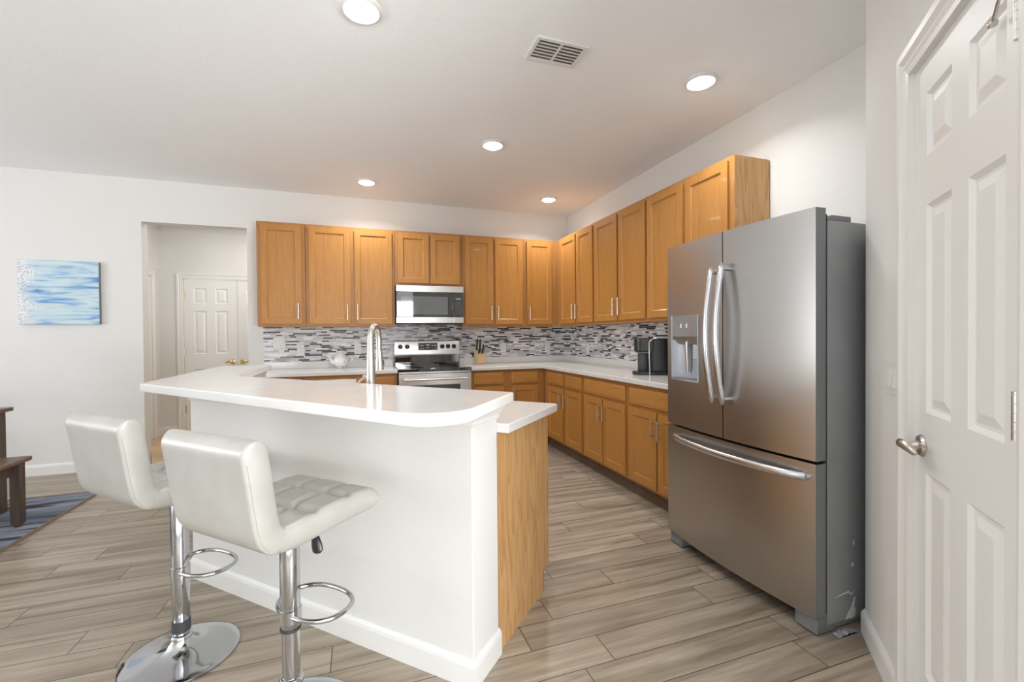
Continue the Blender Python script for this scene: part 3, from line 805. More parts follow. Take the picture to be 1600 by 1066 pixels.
# dispenser
hx0, hx1, hz0, hz1 = HOLE
yf0, yf1 = door_front(hx0), door_front(hx1)
disp = MB()
fb = .007
yy = min(yf0, yf1)
def dq(x): return door_front(x)-.003
disp.box(hx0-.002, hx0+fb, dq(hx0), dq(hx0)+.05, hz0, hz1); disp.box(hx1-fb, hx1+.002, dq(hx1), dq(hx1)+.05, hz0, hz1)
disp.add([(hx0, dq(hx0), hz0), (hx1, dq(hx1), hz0), (hx1, dq(hx1), hz0+fb), (hx0, dq(hx0), hz0+fb), (hx0, -.80, hz0), (hx1, -.80, hz0), (hx1, -.80, hz0+fb), (hx0, -.80, hz0+fb)],
         [(0, 1, 2, 3), (4, 7, 6, 5), (0, 4, 5, 1), (1, 5, 6, 2), (2, 6, 7, 3), (3, 7, 4, 0)])
dob = disp.obj('dispenser_frame', 'light_grey_plastic', dl)
pz = 1.235
mb = MB(); mb.add([(hx0+fb, dq(hx0)+.001, pz), (hx1-fb, dq(hx1)+.001, pz), (hx1-fb, dq(hx1)+.001, hz1), (hx0+fb, dq(hx0)+.001, hz1),
                   (hx0+fb, -.80, pz), (hx1-fb, -.80, pz), (hx1-fb, -.80, hz1), (hx0+fb, -.80, hz1)],
                  [(0, 1, 2, 3), (4, 7, 6, 5), (0, 4, 5, 1), (1, 5, 6, 2), (2, 6, 7, 3), (3, 7, 4, 0)])
mb.obj('dispenser_panel', 'dispenser_panel', dl)
# lip under the panel, sloping back
mb = MB(); mb.add([(hx0+fb, dq(hx0)+.001, pz), (hx1-fb, dq(hx1)+.001, pz), (hx1-fb-.004, dq(hx1)+.026, pz-.045), (hx0+fb+.004, dq(hx0)+.026, pz-.045),
                   (hx0+fb, -.80, pz), (hx1-fb, -.80, pz), (hx1-fb-.004, -.80, pz-.045), (hx0+fb+.004, -.80, pz-.045)],
                  [(0, 1, 2, 3), (4, 7, 6, 5), (0, 4, 5, 1), (1, 5, 6, 2), (2, 6, 7, 3), (3, 7, 4, 0)])
mb.obj('dispenser_lip', 'steel', dl)
# niche with curved back
mb = MB(); vv = []; ff = []; K = 16
for z in (hz0+fb, pz-.02):
    for k in range(K+1):
        a = k/K; vv.append((hx0+fb+(hx1-hx0-2*fb)*a, -.850+.042*math.sin(PI*a)**.6, z))
for k in range(K): ff.append((k, k+1, K+2+k, K+1+k))
mb.add(vv, ff, True); mb.obj('dispenser_niche', 'light_grey_plastic', dl)
mb = MB(); mb.box(hx0+fb, hx1-fb, -.866, -.812, hz0+fb, hz0+.013); mb.obj('drip_tray', 'grey_plastic', dl, bevel=.002)
mb = MB(); mb.tube([((hx0+hx1)/2+.0, -.838, pz-.03), ((hx0+hx1)/2-.004, -.832, pz-.10), ((hx0+hx1)/2-.012, -.822, pz-.20)], [.012, .012, .010], 10, flat=1.6)
mb.obj('dispenser_paddle', 'steel_bright', dl)
mb = MB(); mb.box(hx1-.055, hx1-.022, -.862, -.826, pz-.125, pz-.045); mb.obj('water_paddle', 'light_grey_plastic', dl, bevel=.004)
for cx in ((hx0+hx1)/2-.028, (hx0+hx1)/2+.022):
    mb = MB()
    y = door_front(cx)-.0035
    mb.box(cx-.007, cx+.007, y, y+.002, 1.285, 1.290); mb.box(cx-.004, cx+.004, y, y+.002, 1.290, 1.300); mb.box(cx-.002, cx+.006, y, y+.002, 1.300, 1.307)
    mb.obj('dispenser_mark', 'glow_marks', dl)
# vertical bowed handles
def vhandle(parent, x, z0, z1):
    mb = MB(); pts = []; rad = []
    n = 26
    y0 = door_front(x)
    for k in range(n+1):
        t = k/n; z = z0+(z1-z0)*t
        out = .036+.044*math.sin(PI*t)**.9
        pts.append((x, y0-out, z)); rad.append(.0165)
    rad[0] = rad[-1] = .012; rad[1] = rad[-2] = .0165
    pts.insert(0, (x, y0-.035, z0-.006)); rad.insert(0, .006); pts.append((x, y0-.035, z1+.006)); rad.append(.006)
    mb.tube(pts, rad, 18, flat=.78, up=(1, 0, 0))
    for z in (z0+.022, z1-.022): mb.tube([(x, y0+.002, z), (x, y0-.036, z)], .0105, 12)
    return mb.obj('handle', 'steel_handle', parent)
vhandle(dl, gapx-.034, .905, 1.580); vhandle(dr_, gapx+.034, .905, 1.590)
mb = MB(); pts = []
for k in range(31):
    t = k/30; x = .085+(.905-.085-.03)*t
    pts.append((x, door_front(x)-.012-.045*math.sin(PI*t)**.6, .655))
mb.tube(pts, .0175, 18, flat=.62)
for x in (.085, .875): mb.tube([(x, door_front(x)+.003, .655), (x, door_front(x)-.016, .655)], .0125, 12)
mb.obj('handle', 'steel_handle', dz)
mb = MB(); yc = -.638
def chip(pts): 
    mb = MB(); n = len(pts)
    mb.add([(FW-.0025, y, z) for y, z in pts]+[(FW-.0015, y, z) for y, z in pts], [tuple(range(n)), tuple(range(2*n-1, n-1, -1))]+[(i, (i+1) % n, n+(i+1) % n, n+i) for i in range(n)])
    return mb.obj('paint_chip', 'white_plastic', fr)
chip([(-.668, .038), (-.645, .042), (-.640, .036), (-.612, .040), (-.606, .078), (-.618, .075), (-.608, .125), (-.618, .118), (-.636, .080), (-.655, .062)])
chip([(-.632, .258), (-.622, .256), (-.618, .270), (-.628, .276), (-.634, .268)])
chip([(-.735, .143), (-.690, .152), (-.650, .158), (-.632, .142), (-.612, .150), (-.634, .136), (-.652, .150), (-.692, .146)])
chip([(-.622, .345), (-.614, .352), (-.617, .372), (-.624, .362)])
sp_ = thing('plastic_scrap', 'small crumpled grey plastic scrap on the floor at the right foot of the refrigerator', 'scrap', (-.70, -3.962, 0))
mb = MB(); rs = random.Random(4); vv = []; ff = []
for i in range(9):
    for j in range(4):
        vv.append((-.055+.014*i, -.016+.010*j, .0015+.010*rs.random()*math.sin(PI*(i+.5)/9)))
for i in range(8):
    for j in range(3): ff.append((i*4+j, (i+1)*4+j, (i+1)*4+j+1, i*4+j+1))
n0 = len(vv)
mb.add(vv+[(x, y, 0.0) for x, y, z in vv], ff+[tuple(n0+q for q in f)[::-1] for f in ff])
mb.obj('crumpled_film', 'light_grey_plastic', sp_)
# ------------------------------------------------------------------ range
rg = thing('range', 'stainless steel electric range with black glass cooktop below the microwave', 'range', (-1.848, 0, 0))
RW = .379
mb = MB(); mb.box(-RW, RW, -.63, -.012, .09, .885); mb.box(-RW+.03, RW-.03, -.58, -.05, 0, .09); mb.obj('body', 'black_plastic', rg, bevel=.003)
mb = MB(); mb.box(-RW, RW, -.665, -.085, .886, .918); mb.obj('cooktop', 'black_gloss', rg, bevel=.006, seg=3)
for cx, cy, r in ((-.20, -.50, .10), (.20, -.50, .085), (-.20, -.24, .075), (.20, -.24, .10)):
    mb = MB(); mb.lathe([(r-.0015, .9182), (r-.0015, .9186), (r+.0015, .9186), (r+.0015, .9182)], (cx, cy, 0), 36); mb.obj('burner_ring', 'grey_plastic', rg)
# back console: black riser and stainless panel
mb = MB(); mb.prism([(-RW+.012, -.082), (RW-.012, -.082), (RW-.012, -.012), (-RW+.012, -.012)], .90, 1.035); mb.obj('riser', 'black_gloss', rg, bevel=.003)
mb = MB()
pr = [(-.012, 1.028), (-.105, 1.028), (-.110, 1.050), (-.078, 1.192), (-.066, 1.200), (-.012, 1.200)]
mb.add([(-RW+.005, y, z) for y, z in pr]+[(RW-.005, y, z) for y, z in pr], [tuple(range(6)), tuple(range(11, 5, -1))]+[(i, (i+1) % 6, 6+(i+1) % 6, 6+i) for i in range(6)])
cs = mb.obj('control_panel', 'steel_bright', rg, bevel=.003)
def cp(z): return -.110+(z-1.050)/(1.192-1.050)*.032
mb = MB(); mb.add([(-.108, cp(1.090)-.002, 1.090), (.112, cp(1.090)-.002, 1.090), (.112, cp(1.172)-.002, 1.172), (-.108, cp(1.172)-.002, 1.172),
                   (-.108, cp(1.090)+.004, 1.090), (.112, cp(1.090)+.004, 1.090), (.112, cp(1.172)+.004, 1.172), (-.108, cp(1.172)+.004, 1.172)],
                  [(0, 1, 2, 3), (4, 7, 6, 5), (0, 4, 5, 1), (1, 5, 6, 2), (2, 6, 7, 3), (3, 7, 4, 0)])
mb.obj('control_display', 'black_gloss', cs)
mb = MB()
for (a, b, z) in ((-.090, -.045, 1.142), (-.090, -.070, 1.108), (-.060, -.045, 1.108), (.045, .062, 1.142), (.072, .10, 1.142), (.085, .10, 1.108), (-.015, .012, 1.118)):
    mb.box(a, b, cp(z)-.003, cp(z)-.0022, z-.003, z+.003)
mb.box(-.02, .022, cp(1.148)-.003, cp(1.148)-.0022, 1.140, 1.155)
mb.obj('display_marks', 'white_plastic', cs)
for x in (-.31, -.233, .168, .237, .305):
    mb = MB(); z = 1.130
    mb.lathe([(.026, 0), (.026, .006), (.021, .010), (.019, .026), (.015, .029)], (x, cp(z), z), 22, axis='y')
    mb.box(x-.004, x+.004, cp(z)-.034, cp(z)-.02, z-.018, z+.018)
    k = mb.obj('knob', 'black_plastic', cs)
# oven door, handle, drawer
mb = MB(); panel_face(mb, 2*RW-.01, .60, [(.13, 2*RW-.14, .09, .475)], [(.006, .002)], .030)
od = mb.obj('oven_door', 'steel_bright', rg, loc=(-RW+.005, -.632, .262)); weld(od)
MB().box(.118, 2*RW-.128, -.0305, -.026, .080, .485).obj('oven_glass', 'black_gloss', od, bevel=.002)
MB().box(.165, 2*RW-.175, -.0318, -.0305, .125, .440).obj('oven_window', 'oven_window', od)
mb = MB(); pts = [(.045+(2*RW-.10)*k/16, -.030-.045-.006*math.sin(PI*k/16), .545) for k in range(17)]
mb.tube(pts, .012, 12, flat=1.2)
for x in (.07, 2*RW-.08): mb.box(x-.012, x+.012, -.075, -.028, .535, .555)
mb.obj('handle', 'steel_bright', od)
mb = MB(); mb.box(-RW+.005, RW-.005, -.655, -.632, .10, .252); mb.obj('storage_drawer', 'steel_bright', rg, bevel=.004)
mb = MB(); mb.box(-RW+.005, RW-.005, -.650, -.631, .866, .885)
mb.obj('vent_strip', 'steel_bright', rg, bevel=.002)

# ------------------------------------------------------------------ microwave
MX0, MX1, MZ0, MZ1 = -2.221, -1.487, 1.386, 1.800
mw = thing('microwave', 'stainless over-the-range microwave with black glass door above the range', 'microwave', (MX0, 0, MZ0))
MWW, MH = MX1-MX0, MZ1-MZ0-.001
MB().box(0, MWW, -.385, -.010, 0, MH).obj('body', 'black_plastic', mw, bevel=.003)
dw = MWW-.135
mb = MB(); mb.box(0, MWW, -.402, -.386, MH-.070, MH); mb.obj('top_rail', 'steel_bright', mw, bevel=.004)
mb = MB(); mb.box(0, dw+.01, -.402, -.386, .006, .072); mb.obj('bottom_rail', 'steel_bright', mw, bevel=.004)
mb = MB(); mb.box(dw+.012, MWW, -.402, -.386, .006, .072); mb.obj('bottom_rail', 'steel_bright', mw, bevel=.004)
mb = MB(); mb.box(.004, dw, -.404, -.386, .073, MH-.071); mo = mb.obj('door', 'black_gloss', mw, bevel=.003)
MB().box(.055, dw-.045, -.4050, -.404, .100, MH-.118).obj('door_window', 'oven_window', mo)
mb = MB(); mb.tube([(dw+.004, -.392, .080), (dw+.004, -.412, .095), (dw+.004, -.414, .20), (dw+.004, -.412, MH-.095), (dw+.004, -.392, MH-.08)], .006, 10)
mb.obj('handle', 'black_gloss', mo)
mb = MB(); mb.box(dw+.012, MWW-.004, -.403, -.386, .073, MH-.071); cpn = mb.obj('control_panel', 'black_gloss', mw, bevel=.002)
mb = MB(); mb.box(dw+.042, dw+.098, -.4042, -.403, .263, .285); mb.obj('display', 'display_green', cpn)
mb = MB()
for r in range(7):
    for c in range(3): mb.box(dw+.044+c*.021, dw+.056+c*.021, -.4038, -.403, .105+r*.020, .110+r*.020)
mb.obj('keypad', 'grey_plastic', cpn)

# ------------------------------------------------------------------ faucet
fxp, fyp = D(.35, -3.945)
ft = thing('kitchen_faucet', 'tall brushed nickel pull-down faucet standing behind the raised bar', 'faucet', (fxp, fyp, LOW1), math.radians(66))
mb = MB(); mb.lathe([(.030, 0), (.030, .004), (.025, .010), (.0225, .045), (.0215, .16)], (0, 0, 0), 28)
mb.tube([(0, 0, .155), (0, 0, .165)], .022, 24)
pts = [(0, 0, .16), (0, 0, .22), (0, 0, .30)]; R = .050; rad = [.0205, .019, .0165]
for k in range(1, 15):
    a = PI*k/14*.97; pts.append((R-R*math.cos(a), 0, .325+R*math.sin(a)*1.35)); rad.append(.0155)
pts += [(2*R+.003, 0, .275)]; rad += [.0135]
mb.tube(pts, rad, 18); mb.obj('spout', 'nickel', ft)
mb = MB(); mb.tube([(2*R+.003, 0, .277), (2*R+.005, 0, .245), (2*R+.007, 0, .225), (2*R+.010, 0, .178)], [.0155, .017, .019, .022], 18); mb.obj('spray_head', 'nickel', ft)
mb = MB(); mb.tube([(2*R+.0065, -.0205, .225), (2*R+.0075, -.0215, .200)], .004, 8); mb.obj('spray_button', 'black_plastic', ft)
mb = MB(); mb.tube([(0, .012, .150), (0, .036, .150)], .012, 14); mb.tube([(0, .030, .150), (0, .050, .135), (-.004, .085, .098)], [.007, .006, .005], 10)
mb.obj('lever', 'nickel', ft)

# ------------------------------------------------------------------ counter objects
tp = thing('teapot', 'white porcelain teapot with small floral print on the left worktop', 'teapot', (-2.785, -.16, CT1+.0008), math.radians(8))
tp.scale = (1.18, 1.18, 1.30)
mb = MB(); mb.lathe([(.030, 0), (.034, .003), (.034, .008), (.050, .020), (.064, .045), (.067, .062), (.060, .084), (.044, .103), (.036, .109), (.034, .109)], (0, 0, 0), 32)
mb.obj('pot_body', 'flowered_porcelain', tp)
mb = MB(); mb.lathe([(.037, .108), (.034, .115), (.018, .124), (.006, .127), (.006, .131), (.011, .137), (.008, .144), (.002, .146)], (0, 0, 0), 28); mb.obj('lid', 'porcelain', tp)
mb = MB(); mb.tube([(-.050, 0, .040), (-.078, 0, .058), (-.090, 0, .085), (-.104, 0, .110)], [.020, .014, .009, .007], 14); mb.obj('spout', 'porcelain', tp)
mb = MB(); mb.tube([(.056, 0, .088), (.085, 0, .096), (.098, 0, .075), (.088, 0, .048), (.060, 0, .036)], .006, 10); mb.obj('handle', 'porcelain', tp)

kb = thing('knife_block', 'light wood knife block with black handled knives right of the range', 'knife block', (-1.235, -.13, CT1+.0008), math.radians(14))
mb = MB(); pr = [(-.05, 0), (.06, 0), (.075, .16), (-.02, .10)]
pr = [(-.055, 0), (.055, 0), (.055, .185), (-.055, .115)]
mb.add([(-.052, y, z) for y, z in pr]+[(.052, y, z) for y, z in pr], [(0, 1, 2, 3), (7, 6, 5, 4)]+[(i, (i+1) % 4, 4+(i+1) % 4, 4+i) for i in range(4)])
mb.obj('block', 'beech', kb, bevel=.005)
for i, (x, y, z, ln) in enumerate(((-.030, .030, .165, .135), (.012, .032, .168, .125), (-.012, -.012, .135, .105), (.030, -.012, .135, .100), (-.034, -.036, .12, .07), (.010, -.036, .12, .07))):
    mb = MB(); a = .22
    mb.tube([(x, y, z), (x, y-ln*.5*math.sin(a), z+ln*.5), (x, y-ln*math.sin(a), z+ln)], [.010, .011, .009], 10, flat=.6)
    mb.obj('knife_handle', 'black_plastic', kb)

km = thing('coffee_maker', 'black single-serve coffee maker with clear water tank beside the refrigerator', 'coffee maker', (-.285, -2.13, CT1+.0008), math.radians(-90-40))
# local +x is the machine's right; local -y its front
km.rotation_euler = (0, 0, math.radians(-122))
mb = MB(); mb.prism(rounded([(-.085, -.155), (.085, -.155), (.085, .13), (-.085, .13)], {0: .06, 1: .06, 2: .03, 3: .03}), 0, .026); mb.obj('base', 'black_plastic', km, bevel=.004)
mb = MB(); mb.prism(rounded([(-.075, -.02), (.075, -.02), (.085, .13), (-.085, .13)], {0: .03, 1: .03, 2: .04, 3: .04}), .026, .300); mb.obj('body', 'black_satin', km, bevel=.012, seg=3)
mb = MB(); mb.prism(rounded([(-.072, -.140), (.072, -.140), (.080, .02), (-.080, .02)], {0: .055, 1: .055}), .185, .305); mb.obj('brew_head', 'black_satin', km, bevel=.018, seg=4)
mb = MB(); mb.lathe([(.045, 0), (.050, .01), (.050, .135), (.046, .15)], (0, -.062, .027), 24); mb.obj('cup_bay', 'ring_dark', km)
mb = MB(); mb.tube([(-.060, -.148, .292), (0, -.168, .290), (.060, -.148, .292)], .007, 10); mb.obj('lid_handle', 'nickel', km)
for s in (1,):
    mb = MB(); mb.tube([(s*.088, -.02, .0), (s*.088, -.025, .15), (s*.087, -.025, .27), (s*.082, .0, .295), (s*.075, .03, .303)], .0055, 10); mb.obj('side_trim', 'nickel', km)
mb = MB(); mb.prism(rounded([(-.06, .133), (.085, .133), (.085, .195), (-.06, .195)], {2: .02, 3: .02}), .10, .262); mb.obj('water_tank', 'smoked_tank', km, bevel=.006)
mb = MB(); mb.prism(rounded([(-.06, .133), (.085, .133), (.085, .195), (-.06, .195)], {2: .02, 3: .02}), 0, .099); mb.obj('tank_base', 'black_plastic', km, bevel=.006)

# outlets and switches
def plate(name, label, loc, rotz, gangs, kind, cat, group):
    t = thing(name, label, cat, loc, rotz, group)
    W = .072+.046*(gangs-1)
    mb = MB(); mb.box(-W/2, W/2, -.006, 0, -.058, .058); p = mb.obj('cover_plate', 'white_plastic', t, bevel=.003)
    for g in range(gangs):
        x = -(gangs-1)*.023+g*.046
        if kind == 'outlet':
            for z in (-.022, .022):
                mb = MB(); mb.box(x-.015, x+.015, -.009, -.006, z-.015, z+.015); mb.obj('socket', 'white_plastic', t, bevel=.004)
                mb = MB()
                for q in (-.006, .006): mb.box(x+q-.001, x+q+.001, -.0094, -.009, z-.003, z+.006)
                mb.cyl(.002, .009, .0094, (x, 0, z-.008), 8, axis='y'); mb.obj('slots', 'dark_shadow', t)
        else:
            mb = MB(); mb.add([(x-.017, -.006, -.034), (x+.017, -.006, -.034), (x+.017, -.006, .034), (x-.017, -.006, .034), (x-.017, -.012, -.032), (x+.017, -.012, -.032), (x+.017, -.008, .032), (x-.017, -.008, .032)],
                              [(4, 5, 6, 7), (0, 1, 5, 4), (1, 2, 6, 5), (2, 3, 7, 6), (3, 0, 4, 7)])
            mb.obj('rocker', 'trim_paint', t)
    return t
G = 'wall plates on the backsplash'
plate('light_switch', 'two-gang switch plate at the left end of the back wall backsplash', (-3.395, -.0095, 1.191), 0, 2, 'switch', 'switch', G)
plate('wall_outlet', 'outlet plate on the backsplash between the double switch plate and the teapot', (-3.190, -.0095, 1.113), 0, 1, 'outlet', 'outlet', G)
plate('wall_outlet', 'outlet plate on the backsplash between teapot and faucet', (-2.613, -.0095, 1.116), 0, 1, 'outlet', 'outlet', G)
plate('wall_outlet', 'outlet plate on the backsplash just right of the knife block', (-.902, -.0095, 1.102), 0, 1, 'outlet', 'outlet', G)
plate('wall_outlet', 'outlet plate on the back wall backsplash nearest the inner corner', (-.305, -.0095, 1.093), 0, 1, 'outlet', 'outlet', G)
plate('wall_outlet', 'outlet plate on the right wall backsplash, left of the coffee maker', (-.0095, -.546, 1.085), -PI/2, 1, 'outlet', 'outlet', G)
sx, sy = PW(.335, .0005)
plate('light_switch', 'two-gang white rocker switch on the pantry wall beside the door casing', (sx, sy, 1.092), rot_p, 2, 'switch', 'switch', None)

# ------------------------------------------------------------------ painting
pt = thing('canvas_painting', 'blue and white abstract striped canvas hanging on the wall left of the hall opening', 'painting', (-5.491, -.001, 1.387))
mb = MB(); mb.box(0, .585, -.036, 0, 0, .584); mb.obj('canvas', 'canvas_paint', pt, bevel=.003)
MB().box(.5852, .5862, -.035, 0, .001, .583).obj('canvas_edge', 'grey_plastic', pt)

# ------------------------------------------------------------------ ceiling lights, vent
def ceil_light(label, x, y):
    t = thing('ceiling_light', label, 'ceiling light', (x, y, H), 0, 'recessed ceiling lights')
    mb = MB(); n = 40
    mb.lathe([(.070, -.012), (.082, -.014), (.096, -.006), (.098, 0.0), (.070, 0.0)], (0, 0, 0), n)
    mb.obj('trim_ring', 'trim_paint', t)
    mb = MB(); mb.lathe([(.0695, -.0005), (.0695, -.013), (.064, -.019), (.045, -.026), (.02, -.029), (.001, -.030)], (0, 0, 0), n); mb.obj('lens', 'lamp_lens', t)
    l = area_light('lamp', (0, 0, -.034), (0, 0, -1), .13, .13, 8.0, (.97, .985, 1.0), 'DISK', t)
    l.data.spread = math.radians(142)
    return t
ceil_light('recessed ceiling light at the top edge, nearest the camera above the bar', -2.565, -3.01)
ceil_light('recessed ceiling light in front of the refrigerator, right of the air vent', -.593, -3.04)
ceil_light('recessed ceiling light in the centre of the kitchen, below the air vent', -1.551, -1.787)
ceil_light('recessed ceiling light at the far left, in front of the back wall cabinets', -2.507, -.579)
ceil_light('recessed ceiling light by the inner corner of the wall cabinets', -.543, -.616)
vt = thing('ceiling_vent', 'white louvered air vent in the ceiling', 'air vent', (-1.553, -3.015, H), 0)
mb = MB(); w, h_ = .150, .098
mb.box(-w, w, -h_, -h_+.022, -.010, 0); mb.box(-w, w, h_-.022, h_, -.010, 0); mb.box(-w, -w+.022, -h_+.022, h_-.022, -.010, 0); mb.box(w-.022, w, -h_+.022, h_-.022, -.010, 0); mb.box(-.006, .006, -h_+.022, h_-.022, -.010, 0)
mb.obj('vent_frame', 'trim_paint', vt, bevel=.002)
MB().box(-w+.02, w-.02, -h_+.02, h_-.02, -.0020, -.0005).obj('backing', 'grey_plastic', vt)
for s in (-1, 1):
    for k in range(6):
        mb = MB(); y = -h_+.034+k*.0255; xa, xb = (.008, w-.024) if s > 0 else (-w+.024, -.008)
        mb.add([(xa, y, -.0105), (xb, y, -.0105), (xb, y+.017, -.0065), (xa, y+.017, -.0065), (xa, y, -.0095), (xb, y, -.0095), (xb, y+.017, -.0055), (xa, y+.017, -.0055)],
               [(0, 1, 2, 3), (4, 7, 6, 5), (0, 4, 5, 1), (1, 5, 6, 2), (2, 6, 7, 3), (3, 7, 4, 0)])
        mb.obj('slat', 'trim_paint', vt)

# ------------------------------------------------------------------ bar stools (local +y faces the bar)
def cushion(center, half_t, Wd, side_round, tuft=None, cap0='round', cap1='round', ny=None, nx=28, crown=.0, tuft_s=None):
    """sweep a padded section: center = list of (y,z), half thickness list, width Wd"""
    mb = MB(); n = len(center)
    T = []
    for i in range(n):
        a = Vector(center[max(i-1, 0)]); b = Vector(center[min(i+1, n-1)]); d = (b-a).normalized(); T.append(Vector((d.y, -d.x)))
    # arclength
    s = [0]
    for i in range(1, n): s.append(s[-1]+(Vector(center[i])-Vector(center[i-1])).length)
    xs = [(-1+2*k/nx) for k in range(nx+1)]
    xs = [math.copysign(1-(1-abs(t))**1.6, t) for t in xs]
    up = []; lo = []
    for i in range(n):
        e0 = min(1, s[i]/(half_t[i]*1.1)) if cap0 == 'round' else 1; e1 = min(1, (s[-1]-s[i])/(half_t[i]*1.1)) if cap1 == 'round' else 1
        fe = math.sqrt(max(0, 1-(1-e0)**2))*math.sqrt(max(0, 1-(1-e1)**2)); fe = max(fe, .02)
        ru, rl = [], []
        for t in xs:
            x = t*Wd/2; q = (Wd/2-abs(x))/side_round; fs = math.sqrt(max(0, 1-(1-min(1, q))**2)); fs = max(fs, .02)
            h = half_t[i]*fe*fs
            g = 0
            if tuft: g = tuft(x, s[i], s[-1])
            c = Vector(center[i]); p = c+T[i]*(h-g*fs*fe); r = c-T[i]*h
            ru.append((x, p.x, p.y)); rl.append((x, r.x, r.y))
        up.append(ru); lo.append(rl)
    m = nx+1; v = [p for r in up for p in r]+[p for r in lo for p in r]; o = n*m; f = []
    for i in range(n-1):
        for k in range(nx):
            f.append((i*m+k, i*m+k+1, (i+1)*m+k+1, (i+1)*m+k)); f.append((o+i*m+k, o+(i+1)*m+k, o+(i+1)*m+k+1, o+i*m+k+1))
        f.append((i*m, (i+1)*m, o+(i+1)*m, o+i*m)); f.append((i*m+nx, o+i*m+nx, o+(i+1)*m+nx, (i+1)*m+nx))
    for i, fl in ((0, 0), (n-1, 1)):
        for k in range(nx):
            q = (i*m+k, i*m+k+1, o+i*m+k+1, o+i*m+k); f.append(q if fl else q[::-1])
    mb.add(v, f, True); return mb
def groove(d, w): return math.exp(-(d/w)**2)
def resample(P, n):
    P = [Vector(p) for p in P]
    def cr(p0, p1, p2, p3, t): return .5*((2*p1)+(-p0+p2)*t+(2*p0-5*p1+4*p2-p3)*t*t+(-p0+3*p1-3*p2+p3)*t**3)
    out = []
    for i in range(len(P)-1):
        a = P[max(i-1, 0)]; b = P[i]; c = P[i+1]; d = P[min(i+2, len(P)-1)]
        for k in range(n): out.append(tuple(cr(a, b, c, d, k/n)))
    out.append(tuple(P[-1])); return out
SZ = .0
def make_stool(label, sheath0, foot_z, ring, collar_z, grime=True):
    t = thing('bar_stool', label, 'bar stool', (0, 0, 0), 0, 'cream bar stools')
    Wd = .385
    # seat centreline from the front lip to the bend (y forward)
    sc_ = resample([(.205, .690), (.17, .700), (.08, .702), (-.02, .698), (-.10, .692), (-.150, .694), (-.178, .706)], 9)
    n = len(sc_)
    def tf(x, s, S):
        g = 0
        for xc in (-.064, .064): g = max(g, groove(x-xc, .010))
        for sc2 in (.125, .245): g = max(g, groove(s-sc2, .010))
        return g*.017*min(1, max(0, (Wd/2-.010-abs(x))/.035))
    ht = [.034+.006*math.sin(PI*min(1, i/(n-1)*1.2)) for i in range(n)]
    cushion(sc_, ht, Wd, .026, tf, cap1='flat', nx=60).obj('seat', 'leather', t, smooth_all=True)
    bc = resample([(-.168, .7005), (-.178, .706), (-.194, .728), (-.203, .765), (-.213, .83), (-.223, .90), (-.234, .962), (-.238, .984)], 8)
    def tb_(x, s, S):
        g = 0
        for xc in (-.064, .064): g = max(g, groove(x-xc, .010))
        for q in (.09, .19): g = max(g, groove(s-q, .010))
        return g*.012*min(1, max(0, (Wd/2-.012-abs(x))/.035))
    nb = len(bc)
    hb = [.0345+.0015*min(1, i/8) for i in range(nb)]
    # the tufted face must look forward (+y): reverse side of the sweep normal
    mbk = cushion(bc, hb, Wd, .015, tb_, cap0='flat', nx=60)
    mbk.obj('backrest', 'leather', t, smooth_all=True)
    for sd in (-1, 1):
        pp = []
        for i in range(8, nb-12):
            a = Vector(bc[i-1]); b_ = Vector(bc[i+1]); d = (b_-a).normalized(); T = Vector((d.y, -d.x))
            c = Vector(bc[i])-T*(hb[i]*.785); pp.append((sd*(Wd/2-.006), c.x, c.y))
        sm_ = MB(); sm_.tube(pp, .0013, 6); sm_.obj('seam', 'leather_seam', t)
    # mechanism plate
    mb = MB(); mb.box(-.09, .09, -.09, .09, .648, .660); mb.lathe([(.034, .60), (.042, .648)], (0, 0, 0), 24); mb.obj('seat_plate', 'black_plastic', t, bevel=.003)
    # outer sheath
    mb = MB(); mb.lathe([(.0285, sheath0), (.030, sheath0+.003), (.030, .645), (.028, .648)], (0, 0, 0), 40); mb.obj('sheath_tube', 'chrome', t)
    mb = MB(); mb.lathe([(.0315, ring[0]), (.0315, ring[1])], (0, 0, 0), 36); mb.obj('rubber_ring', 'ring_dark', t)
    mb = MB(); mb.lathe([(.0265, .05), (.0265, max(sheath0+.03, .1))], (0, 0, 0), 36); mb.obj('inner_tube', 'chrome', t)
    mb = MB(); mb.lathe([(.027, collar_z-.012), (.036, collar_z-.010), (.037, collar_z+.004), (.033, collar_z+.010), (.027, collar_z+.012)], (0, 0, 0), 36); mb.obj('collar', 'white_plastic' if not grime else 'chrome', t)
    mb = MB(); pr = [(.190, 0), (.195, .002), (.1955, .006), (.192, .009), (.165, .014), (.13, .0195), (.10, .026), (.075, .034), (.055, .045), (.043, .058), (.036, .072)]
    mb.lathe(pr, (0, 0, 0), 72); mb.obj('base', 'chrome', t)
    # footrest: D-shaped loop in front, wrapping behind the tube
    mb = MB(); z = foot_z
    P = []
    for k in range(16):
        a = 2*PI*k/16; ca, sa = math.cos(a), math.sin(a)
        P.append((.020+.128*math.copysign(abs(ca)**.85, ca), .079+.092*math.copysign(abs(sa)**.85, sa)))
    m = len(P); loop = []
    for i in range(m):
        a, b, c, d = [Vector(P[(i+q) % m]) for q in (-1, 0, 1, 2)]
        for q in range(4):
            tt = q/4; v = .5*((2*b)+(c-a)*tt+(2*a-5*b+4*c-d)*tt*tt+(3*b-a-3*c+d)*tt**3); loop.append((v.x, v.y, z))
    mb.tube(loop, .0078, 12, closed=True); mb.obj('footrest', 'chrome', t)
    mb = MB(); mb.lathe([(.0305, z-.022), (.033, z-.020), (.033, z+.020), (.0305, z+.022)], (0, 0, 0), 32); mb.obj('footrest_clamp', 'chrome', t)
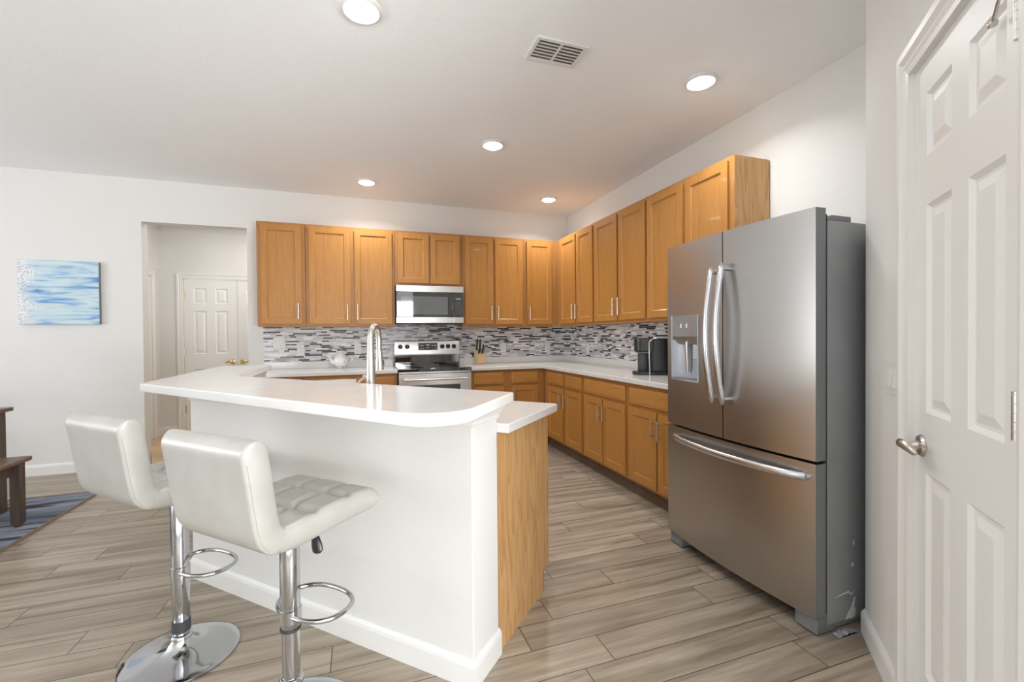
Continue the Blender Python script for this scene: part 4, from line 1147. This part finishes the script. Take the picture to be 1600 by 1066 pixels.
    # height lever under the right side
    mb = MB(); mb.tube([(.03, 0, .652), (.09, 0, .652), (.110, 0, .648), (.115, 0, .640)], .0042, 8); mb.obj('lever_rod', 'black_plastic', t)
    mb = MB(); mb.tube([(.113, 0, .645), (.117, 0, .632), (.124, 0, .608), (.129, 0, .590), (.131, 0, .583)], [.008, .015, .020, .0195, .010], 14, flat=.62, up=(1, 0, 0)); mb.obj('lever_grip', 'black_plastic', t)
    return t
RZ = -PI/4
st1 = make_stool('cream leather bar stool on the left, farther along the bar', .098, .333, (.098, .140), .075)
st1.location = (-3.268, -3.171, 0); st1.rotation_euler = (0, 0, RZ)
st2 = make_stool('cream leather bar stool on the right, nearest the camera', .317, .360, (.312, .320), .150)
st2.location = (-2.81, -3.667, 0); st2.rotation_euler = (0, 0, RZ)

# ------------------------------------------------------------------ dining bench, table, rug
rug = thing('area_rug', 'blue and grey abstract area rug under the wooden bench', 'rug', (0, 0, 0))
MB().box(-7.6, -4.604, -3.6, -.755, .001, .009).obj('rug_pile', 'rug_weave', rug)
MB().molding([(-7.6, -.755), (-4.604, -.755), (-4.604, -3.6)][::-1], [(-.004, .001), (.014, .001), (.012, .011), (-.004, .011)]).obj('rug_binding', 'rug_binding', rug)
bn = thing('dining_bench', 'dark wood dining bench standing on the blue grey rug', 'bench', (-4.87, -1.34, .0095))
mb = MB(); mb.box(-.17, .17, -1.20, 0, .420, .452); mb.obj('seat', 'dining_wood', bn, bevel=.012, seg=3)
mb = MB(); mb.box(-.135, .125, -1.14, -.05, .345, .420); mb.obj('apron', 'dining_leg', bn, bevel=.003)
for x, y in ((.128, -.075), (-.13, -.075), (.128, -1.13), (-.13, -1.13)):
    mb = MB(); a = .027
    vv = [(x-a, y-a, .420), (x+a, y-a, .420), (x+a, y+a, .420), (x-a, y+a, .420), (x-a, y-a, .03), (x+a, y-a, .03), (x+a, y+a, .03), (x-a, y+a, .03),
          (x-a+.014, y-a+.014, 0), (x+a-.014, y-a+.014, 0), (x+a-.014, y+a-.014, 0), (x-a+.014, y+a-.014, 0)]
    mb.add(vv, [(0, 1, 2, 3), (11, 10, 9, 8)]+[(i, (i+1) % 4, 4+(i+1) % 4, 4+i) for i in range(4)]+[(4+i, 4+(i+1) % 4, 8+(i+1) % 4, 8+i) for i in range(4)])
    mb.obj('leg', 'dining_leg', bn, bevel=.003)
tb_ = thing('dining_table', 'dark wood dining table at the left edge behind the bench', 'table', (-5.42, -1.0, .0095))
mb = MB(); mb.box(-.45, .445, -1.75, -.02, .722, .750); mb.obj('tabletop', 'dining_wood', tb_, bevel=.006)
mb = MB(); mb.box(-.38, .385, -1.68, -.09, .625, .722); mb.obj('apron', 'dining_leg', tb_, bevel=.003)
for x in (-.37, .375):
    for y in (-.08, -1.69):
        mb = MB(); mb.box(x-.038, x+.038, y-.038, y+.038, 0, .722); mb.obj('leg', 'dining_leg', tb_, bevel=.006)
